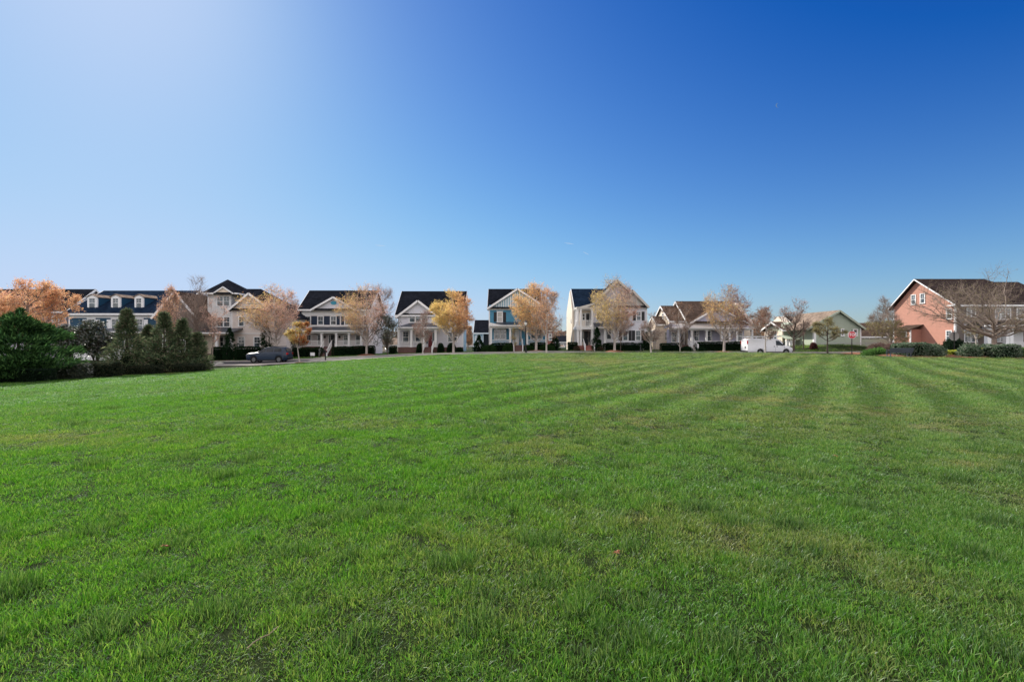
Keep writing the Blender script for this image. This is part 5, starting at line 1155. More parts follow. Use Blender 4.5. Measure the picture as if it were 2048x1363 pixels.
# ---- hedges and rounded shrubs
def hedge(x0, x1, y0, y1, h, label, seed=1, pal=((.016,.036,.016),(.024,.05,.02),(.012,.026,.013)), sz=.07, n=None, rnd=.12, name='hedge', rough=.05, ang=None, m='leaf', group=None, core=(.007,.014,.007), dome=False, cat=None, zlift=0):
    g = np.random.default_rng(seed); cx, cy = (x0+x1)/2, (y0+y1)/2; z0 = gz(cx, cy)+zlift; a, b_ = (x1-x0)/2, (y1-y0)/2
    root = empty(name, (cx, cy, z0), label, cat or ('hedge' if name == 'hedge' else 'shrub'), group, ang or 0)
    area = 2*(2*a*2*b_)+2*h*(2*a+2*b_)*2; n = n or int(min(26000, max(1200, area*2.2/(sz*sz))))
    u = g.random((n, 3))*2-1
    if dome:
        d = g.normal(size=(n, 3)); d[:, 2] = np.abs(d[:, 2]); d /= np.linalg.norm(d, axis=1)[:, None]; rr_ = (.8+.25*g.random(n))[:, None]
        P_ = d*rr_; P_ = np.sign(P_)*np.abs(P_)**.82; P_ = P_*np.array((a, b_, h))
        P_[:, 2] = np.where(g.random(n) < .25, P_[:, 2]*g.random(n), P_[:, 2])
    else:
        ax = g.integers(0, 3, n); pr = np.array([b_*h, a*h, a*b_*2]); pr = pr/pr.sum(); ax = g.choice(3, n, p=pr)
        for i in range(3):
            s_ = np.sign(u[:, i]); s_[s_ == 0] = 1
            if i == 2: s_[:] = 1
            u[ax == i, i] = s_[ax == i]*(1-.02*g.random((ax == i).sum()))
        L3 = np.linalg.norm(u, axis=1)[:, None]; r4 = (np.abs(u)**8).sum(1)[:, None]**(1/8); u = u*(1-(rnd*(r4-1).clip(0)*4))
        P_ = np.stack([u[:, 0]*a, u[:, 1]*b_, (u[:, 2]*.5+.5)*h], 1)
    nn = fbm(nB, P_[:, 0]*2.1+seed, P_[:, 1]*2.1+P_[:, 2]*1.7, 2)-.5
    P_ = P_*(1+nn[:, None]*rough*4/np.maximum(1, np.array((a, b_, h))[None]))+g.normal(size=P_.shape)*rough*.5
    # ends follow the falling ground
    sl = (gz(x1, cy)-gz(x0, cy))/(x1-x0+1e-6) if not ang else 0; P_[:, 2] += P_[:, 0]*sl; P_[:, 2] = np.maximum(P_[:, 2], P_[:, 0]*sl+.01)
    out = P_/np.array((a, b_, h)); V, C = leaves(g, P_, sz, pal, .65, 1.0, out*.8, .35)
    mb = MB(); ca, cb_, ch = a*.86-.02, b_*.82-.02, h*.86
    if dome:
        mb.lathe([(max(.02, ca*math.cos(t_*math.pi/12)), ch*math.sin(t_*math.pi/12)) for t_ in range(6)], k=12); cv = [(v[0], v[1]*cb_/ca, v[2]) for v in mb.v]
    else: mb.box(-ca, ca, -cb_, cb_, -.1, ch); cv = mb.v
    cv = [(v[0], v[1], v[2]+v[0]*sl) for v in cv]
    quads_mesh('foliage', V, C, M[m], root, (cv, mb.f, core)); st = Tubes()
    for i in range(max(1, min(9, int(a*2)))):
        xx = -a*.8+a*1.6*(i+.5)/max(1, min(9, int(a*2))); st.add([np.array((xx, 0, -.1+xx*sl)), np.array((xx+.03, 0, h*.4+xx*sl))], .03, .02, 5)
    st.build('stem', M['barkdark'], root); return root
# left foreground hedges
dk = ((.024,.046,.028),(.034,.06,.034),(.018,.034,.02))
hedge(-44, PX(99,30.8), 30.1, 31.5, .88, 'low square clipped hedge below the juniper at the left edge', 111, dk, .055, 26000, .1, rough=.02)
ro_ = ((.03,.045,.03),(.045,.06,.038),(.07,.07,.042))
hedge(PX(100,33.2), PX(168,33.2), 32.5, 33.9, .92, 'rough dark hedge right of the square clipped hedge', 112, ro_, .09, 11000, .25, rough=.11, m='leafgloss')
hedge(PX(170,34.6), PX(226,34.6), 33.9, 35.3, .92, 'rough dark hedge under the right magnolia', 113, ro_, .09, 10000, .25, rough=.11)
hedge(PX(236,37.2), PX(318,37.2), 36.6, 37.8, .62, 'low dark hedge at the foot of the left cedar', 114, ro_, .08, 9000, .25, rough=.09)
hedge(PX(322,38.8), PX(402,38.8), 38.2, 39.4, .6, 'low dark hedge at the foot of the right cedars', 115, ro_, .08, 9000, .25, rough=.09)
# foundation hedges of the houses
FH = 'clipped hedges at the house fronts'
for i, (Y, a, b_, t_, lab) in enumerate(((57.0, 429, 445, 695, 'small clipped hedge left of the cone shrub by the pale porch'), (57.4, 474, 517, 694, 'dark clipped hedge under the tower house windows'),
    (63.0, 586, 644, 696, 'dark hedge left of the steps of the oval-vent house'), (63.0, 666, 728, 693.5, 'dark hedge right of the steps of the oval-vent house'), (63.4, 729, 748, 692, 'square dark hedge behind the pink and orange tree trunk'),
    (64.3, 780, 792, 692.5, 'small dark hedge at the left corner of the red-door house'), (64.9, 1060, 1092, 686, 'dark hedge right of the teal house steps'), (64.9, 982, 1024, 687, 'dark hedge left of the teal house steps'),
    (64.9, 1137, 1154, 685, 'dark hedge at the left corner of the twin-porch house'), (64.9, 1206, 1284, 686.5, 'long dark hedge before the twin-porch house'),
    (64.9, 1322, 1361, 687, 'dark hedge left of the low house entry'), (64.9, 1391, 1489, 684.5, 'long dark hedge before the low house porch'))):
    h_ = PZ(t_, Y)-gz(PX((a+b_)/2, Y), Y); hedge(PX(a,Y), PX(b_,Y), Y-.55, Y+.55, max(.5, h_), lab, 120+i, AP, .09, None, .15, rough=.05, group=FH)
SH = 'rounded shrubs by the houses'
gr = ((.03,.075,.02),(.045,.10,.03),(.025,.055,.02))
for i, (Y, a, b_, t_, lab, pl) in enumerate(((64.6, 833, 846, 686, 'round dark shrub left of the red door steps', AP), (64.6, 875, 888, 686, 'round dark shrub right of the red door steps', AP), (64.6, 894, 912, 686, 'round dark shrub under the double window', AP), (64.6, 912, 926, 694.5, 'flat low dark shrub right of the golden tree trunk', AP),
    (64.4, 962, 994, 690, 'loose green shrub left before the teal porch', gr), (64.4, 1005, 1026, 689, 'round green shrub beside the teal porch steps', gr), (64.4, 1048, 1068, 690, 'round green shrub behind the lamp post', gr), (64.4, 1078, 1110, 689, 'green spreading shrub right before the teal house', gr),
    (64.4, 1194, 1206, 693, 'low brownish shrub left of the mulch ring tree', ((.10,.07,.05),(.12,.09,.06))), (64.4, 1146, 1160, 692, 'low brownish shrub left of the brick steps', ((.10,.07,.05),(.12,.09,.06))),
    (64.4, 1364, 1384, 693, 'low dark shrub before the low house entry', AP), (64.4, 1390, 1410, 694, 'low dark shrub right of the low house steps', AP),
    (63.2, 1621, 1633, 684.5, 'round reddish brown shrub at the corner of the sage house', ((.12,.05,.05),(.09,.04,.04))))):
    h_ = PZ(t_, Y)-gz(PX((a+b_)/2, Y), Y); hedge(PX(a,Y), PX(b_,Y), Y-(PX(b_,Y)-PX(a,Y))/2, Y+(PX(b_,Y)-PX(a,Y))/2, max(.4, h_), lab, 140+i, pl, .08, None, name='shrub', dome=True, rough=.05, group=SH)
# right-hand planting
gy_ = ((.11,.17,.10),(.15,.21,.13),(.08,.13,.08),(.30,.34,.26)); ye_ = ((.42,.46,.06),(.52,.52,.10),(.26,.34,.07)); lg_ = ((.10,.23,.05),(.15,.29,.08),(.08,.17,.05)); pu_ = ((.20,.13,.12),(.16,.11,.09),(.26,.20,.16))
RP = 'shrubs in the right-hand bed'
for i, (Y, a, b_, t_, bt_, lab, pl, sz, dm, rg) in enumerate((
    (46.5, 1724, 1768, 697.5, 711, 'low bright green shrub left of the bench', lg_, .10, True, .10), (49, 1737, 1772, 687, 700, 'purple-brown shrub behind the low green one', pu_, .10, True, .09),
    (46.5, 1766, 1806, 688, 712, 'brownish hedge clump right behind the bench', pu_, .10, True, .10),
    (44.6, 1796, 1848, 688, 713, 'left half of the big grey-green hedge right of the bench', gy_, .12, False, .07), (44.0, 1843, 1886, 689, 715, 'right half of the big grey-green hedge with pale leaves', gy_, .12, True, .08),
    (44.6, 1884, 1926, 702, 714, 'bright yellow-green hedge under the back of the stop sign', ye_, .09, False, .06), (43.2, 1920, 1957, 690, 719, 'loose grey-green bush between two yellow-green hedges', gy_, .13, True, .15),
    (44.2, 1952, 1980, 697.5, 716, 'yellow-green hedge piece right of the loose grey bush', ye_, .09, False, .06), (42.4, 1978, 2026, 691, 722, 'square grey-green hedge under the big spreading tree', gy_, .12, False, .06),
    (42.6, 2028, 2090, 697.5, 722, 'green and yellow hedge at the right edge', (ye_[2],)+lg_, .10, False, .08), (55, 1888, 1926, 676, 705, 'dark round evergreen against the terracotta house corner', dk, .12, True, .12))):
    x0_, x1_ = PX(a, Y), PX(b_, Y); z_ = gz((x0_+x1_)/2, Y); h_ = PZ(t_, Y)-z_; dp = min(1.3, (x1_-x0_)/2)
    hedge(x0_, x1_, Y-dp*.7, Y+dp*.7, h_, lab, 160+i, pl, sz, None, .2, rough=rg, name='hedge' if not dm else 'shrub', dome=dm, group=RP)
# mulch beds (structure) and mulch rings
def bed(pts, name='mulch_bed', lift=.03, dome=0):
    from mathutils import Vector
    n_ = 26; c_ = (sum(p[0] for p in pts)/len(pts), sum(p[1] for p in pts)/len(pts)); v = []; f = []
    P_ = []
    for i in range(len(pts)):
        a, b_ = pts[i], pts[(i+1) % len(pts)]
        for k in range(4): P_.append((a[0]+(b_[0]-a[0])*k/4, a[1]+(b_[1]-a[1])*k/4))
    m_ = len(P_)
    for r in range(5):
        for p in P_:
            t_ = r/4; x = p[0]+(c_[0]-p[0])*t_; y = p[1]+(c_[1]-p[1])*t_; v.append((x, y, gz(x, y)+lift+dome*(1-(1-t_)**2)))
    for r in range(4):
        for i in range(m_): j = (i+1) % m_; f.append((r*m_+i, r*m_+j, (r+1)*m_+j, (r+1)*m_+i))
    f.append(tuple(range(4*m_, 5*m_)))
    me = bpy.data.meshes.new(name); me.from_pydata(v, [], f); me.materials.append(M['mulch']); o = bpy.data.objects.new(name, me); link(o); o['kind'] = 'structure'
def strip_bed(P0, P1, wdt):     # long thin beds in short pieces following the ground
    n_ = max(1, int(abs(P1[0]-P0[0])/3)); 
    v = []; f = []
    for i in range(n_*3+1):
        t_ = i/(n_*3); x = P0[0]+(P1[0]-P0[0])*t_; y = P0[1]+(P1[1]-P0[1])*t_
        for k in range(4): yy = y+wdt*(k/3-.5)+(.12*math.sin(x*2.3) if k in (0,) else 0); v.append((x, yy, gz(x, yy)+.035))
    for i in range(n_*3):
        for k in range(3): a = i*4+k; f.append((a, a+4, a+5, a+1))
    me = bpy.data.meshes.new('mulch_bed'); me.from_pydata(v, [], f); me.materials.append(M['mulch']); o = bpy.data.objects.new('mulch_bed', me); link(o); o['kind'] = 'structure'
strip_bed((36.5, 47.2), (60, 41.6), 7.2)
strip_bed((PX(586,63),62.9), (PX(748,63),62.9), 2.0); strip_bed((PX(792,64),64.8), (PX(926,64),64.8), 1.5); strip_bed((PX(975,64),64.9), (PX(1112,64),64.9), 1.7); strip_bed((PX(1140,64),65), (PX(1292,64),65), 1.7); strip_bed((PX(1322,64),65), (PX(1490,64),65), 1.7)
strip_bed((PX(425,57),57.2), (PX(560,57),57.2), 2.2); strip_bed((-44, 31.2), (-26.5, 39.6), 3.0)
for (px, Y, r) in ((1072, 61.7, 1.15), (1229, 61.7, 1.15), (907, 61.3, 1.1), (733, 61.5, 1.2), (1448, 61.7, 1.1), (552, 57, 1.1), (599, 50.5, .55)):
    x = PX(px, Y); bed([(x+r*1.15*math.cos(a*.6283), Y+r*math.sin(a*.6283)) for a in range(10)], 'mulch_ring', .03, .22 if r > 1.1 else .1)
# paths from the pavement to the steps
def path_(px, Y0, Y1, wd, name='path'):
    x = PX(px, Y0); v = []; f = []; n_ = int((Y0-Y1)/.5)+1
    for i in range(n_+1):
        y = Y1+(Y0-Y1)*i/n_; v += [(x-wd/2, y, gz(x-wd/2, y)+.045), (x+wd/2, y, gz(x+wd/2, y)+.045)]
    for i in range(n_): f.append((2*i, 2*i+1, 2*i+3, 2*i+2))
    me = bpy.data.meshes.new(name); me.from_pydata(v, [], f); me.materials.append(M['concrete']); o = bpy.data.objects.new(name, me); link(o); o['kind'] = 'structure'
for (px, Yh) in ((656, 62.7), (859, 63.8), (1036, 63.9), (1176, 64.4), (1381, 64.1)):
    x = PX(px, Yh); path_(px, Yh, cl_y(x)+6.0, 1.3)
# far wood along the skyline: one mass nobody could count
g = np.random.default_rng(5); n = 60000
az = g.uniform(-1.0, 1.0, n); D_ = g.uniform(190, 260, n); tx_ = np.tan(az)*D_; hh = 5+4.5*fbm(nA, tx_*.06, D_*.03, 3)
P_ = np.stack([tx_, D_, -1+hh*g.random(n)**.7], 1); V, C = leaves(g, P_, .9, [(.13,.10,.085),(.10,.08,.07),(.16,.12,.09),(.05,.07,.04)], .6)
wd_ = quads_mesh('far_wood', V, C, M['leaf'], None); wd_['kind'] = 'stuff'; wd_['label'] = 'low grey-brown wood on the skyline behind the houses'; wd_['category'] = 'wood'
# ================================================================ VEHICLES
carblue = mat('dark_blue_car_paint', (.005,.019,.045), .36, .03, spec=.6); carwhite = mat('white_van_paint', (.74,.74,.76), .3, .03)
tyre = mat('tyre_rubber', (.012,.012,.013), .8, .1); rimm = mat('alloy_rim', (.32,.32,.34), .35, .05, metal=.8); plast = mat('black_plastic', (.015,.015,.017), .6, .1)
redl = mat('red_lamp_lens', (.45,.01,.01), .2, .02); clearl = mat('clear_lamp_lens', (.3,.3,.31), .1, .02); amber = mat('amber_lens', (.6,.2,.02), .2, .02)
def shell(rows, m, name, par, smooth=True):
    """rows: list of cross-sections [(x, y, z)...] of equal length, lofted along the car"""
    v = [p for r in rows for p in r]; k = len(rows[0]); f = []
    for i in range(len(rows)-1):
        for j in range(k-1): f.append((i*k+j, i*k+j+1, (i+1)*k+j+1, (i+1)*k+j))
        f.append((i*k+k-1, i*k, (i+1)*k, (i+1)*k+k-1))
    f.append(tuple(range(k))[::-1]); f.append(tuple(range((len(rows)-1)*k, len(rows)*k)))
    me = bpy.data.meshes.new(name); me.from_pydata(v, [], f); me.materials.append(m)
    import bmesh
    b = bmesh.new(); b.from_mesh(me); bmesh.ops.recalc_face_normals(b, faces=b.faces); b.to_mesh(me); b.free()
    if smooth: me.shade_smooth(); me.set_sharp_from_angle(angle=R(32))
    o = bpy.data.objects.new(name, me); return link(o, par)
def section(x, zb, zbelt, ztop, wl, wt):
    """closed ring around the body at length x: sill, belt line, roof"""
    return [(x,-wl*.92,zb),(x,-wl,zb+.12),(x,-wl,zbelt-.05),(x,-wl*.97,zbelt),(x,-wt,ztop-.05),(x,-wt+.08,ztop),(x,wt-.08,ztop),(x,wt,ztop-.05),(x,wl*.97,zbelt),(x,wl,zbelt-.05),(x,wl,zb+.12),(x,wl*.92,zb)]
def arch_body(o, xs_, r, zc):
    """cut the wheel arches through the body"""
    par_ = o.parent; o.parent = None
    for x in xs_:
        mb = MB(); mb.tube((x,-2,zc),(x,2,zc),r,r,24); c = mb.build('cutter', None, None, world=False)
        md = o.modifiers.new('arch', 'BOOLEAN'); md.object = c; md.operation = 'DIFFERENCE'; md.solver = 'EXACT'
        bpy.context.view_layer.update(); dg = bpy.context.evaluated_depsgraph_get(); me2 = bpy.data.meshes.new_from_object(o.evaluated_get(dg)); o.modifiers.clear(); o.data = me2
        bpy.data.objects.remove(c)
    o.parent = par_
def wheel(par, x, y, r, w, side):
    ty = MB(); k = 28; ring = []
    prof = [(r*.62,-w/2),(r*.9,-w/2),(r,-w/2+.03),(r,w/2-.03),(r*.9,w/2),(r*.62,w/2)]
    v = []; f = []
    for (rr, yy) in prof:
        for i in range(k): a = 6.2832*i/k; v.append((x+rr*math.cos(a), y+yy, r+rr*math.sin(a)))
    for m_ in range(5):
        for i in range(k): j = (i+1) % k; f.append((m_*k+i, m_*k+j, (m_+1)*k+j, (m_+1)*k+i))
    ty.v = v; ty.f = f; W = ty.build('wheel', tyre, par, world=False, smooth=True)
    rm = MB(); yo = y+side*(w/2-.05); rm.tube((x,yo-side*.08,r),(x,yo-side*.03,r),r*.62,r*.62,24)
    for s_ in range(5):
        a = s_*1.2566+.3; rm.bar((x+.04*math.cos(a),yo,r+.04*math.sin(a)),(x+r*.58*math.cos(a),yo,r+r*.58*math.sin(a)),.05,.09)
    rm.tube((x,yo-side*.02,r),(x,yo+side*.04,r),r*.17,r*.14,12); rm.build('rim', rimm, W, world=False); return W
# ---- dark blue SUV, nose to the left (local +x = nose; turned by 180 degrees)
Y = cl_y(-29)-.6; x = PX(539, 52.3); Y = 52.3
car = empty('parked_car', (x, Y, gz(x, Y)+.04), 'dark blue sport utility car parked on the street facing left', 'car'); car.rotation_euler = (0, 0, R(180+6)); car.scale = (.93,.93,1.06)
rows = [section(2.42,.42,.80,.86,.70,.62), section(2.34,.34,.92,.98,.84,.74), section(2.05,.28,1.02,1.07,.93,.80), section(1.3,.26,1.08,1.13,.95,.82), section(.95,.26,1.10,1.16,.96,.82),
        section(.35,.26,1.12,1.60,.96,.72), section(.05,.26,1.13,1.70,.96,.70), section(-.9,.26,1.14,1.74,.96,.70), section(-1.7,.27,1.15,1.71,.95,.69), section(-2.05,.28,1.15,1.62,.94,.68), section(-2.38,.36,1.12,1.17,.88,.78), section(-2.46,.46,.95,1.0,.80,.74)]
b_ = shell(rows, carblue, 'body', car); arch_body(b_, (1.48, -1.42), .44, .37)
for sx in (1.48, -1.42):
    for sd_ in (-1, 1): wheel(car, sx, sd_*.82, .375, .25, sd_)
def side_glass(pts, y_at, par, name='side_window', m=None, off=.012):
    for s_ in (-1, 1):
        mb = MB(); P_ = [(p[0], s_*(y_at(p[1])+off), p[1]) for p in pts]; mb.prism(P_, (0, -s_*.03, 0)); mb.build(name, m or M['carglass'], par, world=False)
yw_ = lambda z: .93+(.71-.93)*(z-1.13)/(1.66-1.13)
side_glass([(.80,1.18),(.10,1.18),(.10,1.60),(.36,1.55)], yw_, car); side_glass([(.03,1.18),(-.80,1.19),(-.80,1.64),(.03,1.61)], yw_, car); side_glass([(-.88,1.19),(-1.75,1.22),(-1.66,1.58),(-.88,1.64)], yw_, car)
MB().prism([(1.0,-.74,1.19),(1.0,.74,1.19),(.38,.62,1.62),(.38,-.62,1.62)], (.02,0,.02)).build('windscreen', M['carglass'], car, world=False)
MB().prism([(-2.12,-.62,1.55),(-2.12,.62,1.55),(-2.38,.72,1.22),(-2.38,-.72,1.22)], (-.02,0,.02)).build('rear_window', M['carglass'], car, world=False)
for s_ in (-1, 1):
    MB().box(2.28,2.40,min(s_*.52,s_*.82),max(s_*.52,s_*.82),.76,.88).build('headlight', clearl, car, world=False, bevel=.02)
    MB().box(-2.47,-2.3,min(s_*.6,s_*.90),max(s_*.6,s_*.90),.90,1.10).build('tail_light', redl, car, world=False, bevel=.02)
    MB().box(.72,.92,min(s_*.96,s_*1.12),max(s_*.96,s_*1.12),1.14,1.30).build('wing_mirror', carblue, car, world=False, bevel=.03)
    MB().bar((.2,s_*.62,1.755),(-1.8,s_*.62,1.775),.04,.04).build('roof_rail', plast, car, world=False)
    hd = MB()
    for xx in (.15, -.75): hd.box(xx-.10,xx+.10,min(s_*.955,s_*.985),max(s_*.955,s_*.985),.98,1.01)
    hd.build('door_handle', carblue, car, world=False)
    MB().box(-1.05,1.1,min(s_*.93,s_*.975),max(s_*.93,s_*.975),.25,.36).build('side_sill', plast, car, world=False)
MB().box(2.36,2.46,-.62,.62,.36,.54).build('bumper', plast, car, world=False, bevel=.03); MB().box(2.405,2.44,-.48,.48,.64,.78).build('grille', plast, car, world=False)
MB().box(-2.50,-2.42,-.8,.8,.36,.58).build('bumper', plast, car, world=False, bevel=.03)

# ---- white van, nose to the right
Yv = 57.0; xv = PX(1533.5, Yv)
van = empty('delivery_van', (xv, Yv, gz(xv, Yv)+.05), 'white cargo van with a ladder rack parked on the street facing right', 'van'); van.rotation_euler = (0, 0, R(-1)); van.scale = (.93,.93,.95)
S = lambda x, zb, zbelt, zt, wl, wt: section(x, zb, zbelt, zt, wl, wt)
rows = [S(-3.02,.42,1.10,1.80,.90,.80), S(-2.98,.38,1.10,2.00,.97,.82), S(-2.85,.36,1.12,2.10,1.0,.84), S(-1.5,.34,1.14,2.13,1.0,.84), S(.5,.34,1.14,2.13,1.0,.84), S(1.05,.34,1.14,2.08,1.0,.82), S(1.30,.34,1.14,1.98,1.0,.80),
        S(2.02,.34,1.16,1.22,.99,.86), S(2.55,.36,1.05,1.12,.97,.84), S(2.86,.40,.92,.99,.92,.80), S(2.96,.46,.78,.85,.84,.74)]
b_ = shell(rows, carwhite, 'body', van); arch_body(b_, (2.05, -1.35), .46, .38)
for sx in (2.05, -1.35):
    for sd_ in (-1, 1): wheel(van, sx, sd_*.86, .37, .25, sd_)
yv_ = lambda z: .985+(.83-.985)*(z-1.14)/(2.05-1.14)
side_glass([(1.72,1.26),(.72,1.26),(.72,1.86),(1.12,1.86)], yv_, van)
MB().prism([(2.04,-.80,1.24),(2.04,.80,1.24),(1.34,.72,1.96),(1.34,-.72,1.96)], (.02,0,.02)).build('windscreen', M['carglass'], van, world=False)
for s_ in (-1, 1):
    dl = MB()
    for xx in (-.55, .62, 1.78): dl.box(xx-.008, xx+.008, min(s_*1.0,s_*1.008), max(s_*1.0,s_*1.008), .45, 1.12)
    dl.build('door_seam', plast, van, world=False)
    hd = MB(); hd.box(.40,.47,min(s_*1.0,s_*1.03),max(s_*1.0,s_*1.03),1.02,1.18); hd.box(.78,.85,min(s_*1.0,s_*1.03),max(s_*1.0,s_*1.03),1.02,1.18); hd.build('door_handle', plast, van, world=False)
    MB().box(1.55,1.68,min(s_*1.02,s_*1.25),max(s_*1.02,s_*1.25),1.25,1.52).build('wing_mirror', plast, van, world=False, bevel=.03)
    MB().box(2.80,2.93,min(s_*.62,s_*.86),max(s_*.62,s_*.86),.72,.90).build('headlight', clearl, van, world=False, bevel=.02)
    MB().box(-3.05,-2.93,min(s_*.80,s_*.94),max(s_*.80,s_*.94),1.42,1.86).build('tail_light', redl, van, world=False, bevel=.02)
    MB().box(-.95,1.6,min(s_*.95,s_*.99),max(s_*.95,s_*.99),.32,.42).build('side_sill', plast, van, world=False)
MB().box(-3.12,-2.98,-.95,.95,.38,.56).build('bumper', plast, van, world=False, bevel=.03)
MB().box(2.88,3.02,-.86,.86,.38,.62).build('bumper', plast, van, world=False, bevel=.03); MB().box(2.93,2.99,-.5,.5,.66,.84).build('grille', plast, van, world=False)
cpv = MB(); cpv.tube((-3.06,-.35,.98),(-3.01,-.35,.98),.13,.13,16); cpv.build('spare_cap', plast, van, world=False)
rk = MB()
for xx in (-2.5, -1.0, .5):
    rk.bar((xx,-.82,2.33),(xx,.82,2.33),.08,.08)
    for s_ in (-1, 1): rk.bar((xx,s_*.80,2.10),(xx,s_*.80,2.33),.08,.08)
for s_ in (-1, 1): rk.bar((-2.9,s_*.82,2.35),(1.2,s_*.82,2.35),.07,.10)
rk.build('roof_rack', carwhite, van, world=False)
ld = empty('ladder', (0, 0, 0), 'pale extension ladder lying on the roof rack of the white van', 'ladder')
ld.location = (xv, Yv, gz(xv, Yv)+.05); ld.rotation_euler = van.rotation_euler; ld.scale = van.scale
for s_ in (-.52, -.15): MB().bar((-3.7,s_,2.42),(1.6,s_,2.42),.04,.12).build('rail', M['greymetal'], ld, world=False)
lr = MB()
for i in range(17): lr.tube((-3.5+i*.3,-.5,2.42),(-3.5+i*.3,-.17,2.42),.015,.015,6)
lr.build('rungs', M['greymetal'], ld, world=False)

# ================================================================ STREET FURNITURE
# stop sign facing the lawn
signred = mat('sign_red', (.62,.02,.04), .4, .03); signwhite = mat('sign_white', (.85,.85,.85), .4, .02)
def octo(r, cx_, cz_, y, a0=math.pi/8): return [(cx_+r*math.cos(a0+i*math.pi/4), y, cz_+r*math.sin(a0+i*math.pi/4)) for i in range(8)]
def stop_sign(px, Y, rz, label, front=True, py=669.3, size=.40, pole_m='blackmetal'):
    x = PX(px, Y); z0 = gz(x, Y); root = empty('stop_sign', (x, Y, z0), label, 'stop sign', None, rz); zc = PZ(py, Y)-z0
    p = MB(); p.tube((0,.04,-.1),(0,.04,zc+size*1.08),.04,.035,10); p.lathe([(.09,-.05),(.09,.06),(.06,.1),(.045,.3)], (0,.04,0), 12); p.lathe([(.035,0),(.05,.03),(.03,.09),(.004,.12)], (0,.04,zc+size*1.08), 10); p.build('pole', M[pole_m], root, world=False)
    s_ = MB(); s_.prism(octo(size,0,zc,-.004), (0,.006,0)); face = s_.build('sign_plate', signwhite if front else M['greymetal'], root, world=False)
    if front:
        MB().prism(octo(size*.93,0,zc,-.0085), (0,.004,0)).build('sign_face', signred, face, world=False)
        cu = bpy.data.curves.new('lettering', 'FONT'); cu.body = 'STOP'; cu.align_x = 'CENTER'; cu.align_y = 'CENTER'; cu.size = size*.92; cu.extrude = .002; cu.offset = .008
        to = bpy.data.objects.new('lettering', cu); col.objects.link(to); to.rotation_euler = (R(90), 0, 0)
        bpy.context.view_layer.update(); me = bpy.data.meshes.new_from_object(to.evaluated_get(bpy.context.evaluated_depsgraph_get())); bpy.data.objects.remove(to)
        me.materials.clear(); me.materials.append(signwhite)
        for v in me.vertices: cx0, cy0, cz0 = v.co; v.co = (cx0*.86, -.0125-cz0*.5, cy0*1.15+zc)
        o = bpy.data.objects.new('lettering', me); link(o, face)
    else:
        br_ = MB(); br_.box(-.03,.03,-.03,-.005,zc-size*.6,zc+size*.6); br_.build('bracket', M['greymetal'], face, world=False)
    return root
stop_sign(1704, 48.5, R(-22), 'red stop sign on a black post at the edge of the lawn', True, size=.41)
stop_sign(1908, 49, R(180-12), 'grey back of a stop sign standing before the terracotta house', False, py=672, size=.50, pole_m='blackmetal')
# lamp post
def lamp(px, Y, label):
    x = PX(px, Y); z0 = gz(x, Y); root = empty('street_lamp', (x, Y, z0), label, 'street lamp'); H = PZ(651, Y)-z0
    p = MB(); p.lathe([(.16,-.05),(.16,.18),(.12,.24),(.10,.6),(.075,.68),(.055,H-.2),(.05,H-.12),(.09,H-.06),(.05,H)], k=12); p.build('post', M['blackmetal'], root, world=False, smooth=False)
    gl_ = MB(); gl_.lathe([(.07,H),(.14,H+.12),(.17,H+.30),(.14,H+.42)], k=12); gl_.build('globe', mat('lamp_globe', (.8,.78,.72), .25, .03), root, world=False, smooth=True)
    t_ = MB(); t_.lathe([(.19,H+.42),(.15,H+.50),(.05,H+.58),(.02,H+.66)], k=12); t_.build('lamp_cap', M['blackmetal'], root, world=False)
lamp(1051.5, 55.2, 'black street lamp with a pale globe in front of the teal house')
# mailbox post
x, Y = PX(651, 52.3), 52.3; mbx = empty('mailbox', (x, Y, gz(x, Y)), 'black mailbox on a post beside the kerb left of the oval-vent house steps', 'mailbox')
q = MB(); q.box(-.05,.05,-.05,.05,-.1,1.0); q.bar((0,0,.7),(0,-.3,.98),.06,.06); q.build('post', M['blackmetal'], mbx, world=False)
q = MB(); q.prism([(.13*math.cos(a*math.pi/8), -.34, 1.14+.13*math.sin(a*math.pi/8)) for a in range(9)]+[(-.13,-.34,1.0),(.13,-.34,1.0)], (0,.5,0)); bx_ = q.build('box', M['blackmetal'], mbx, world=False)
MB().box(.135,.145,-.1,.0,1.12,1.3).build('flag', signred, bx_, world=False)
# yard sign
x, Y = PX(625, 60.5), 60.5; ys_ = empty('yard_sign', (x, Y, gz(x, Y)), 'small blank white yard sign before the dark hedge', 'sign')
MB().box(-.30,.30,-.012,.012,.30,.72).build('panel', signwhite, ys_, world=False); q = MB()
for s_ in (-.2, .2): q.box(s_-.012, s_+.012, -.008, .008, -.1, .30)
q.build('leg', M['greymetal'], ys_, world=False)
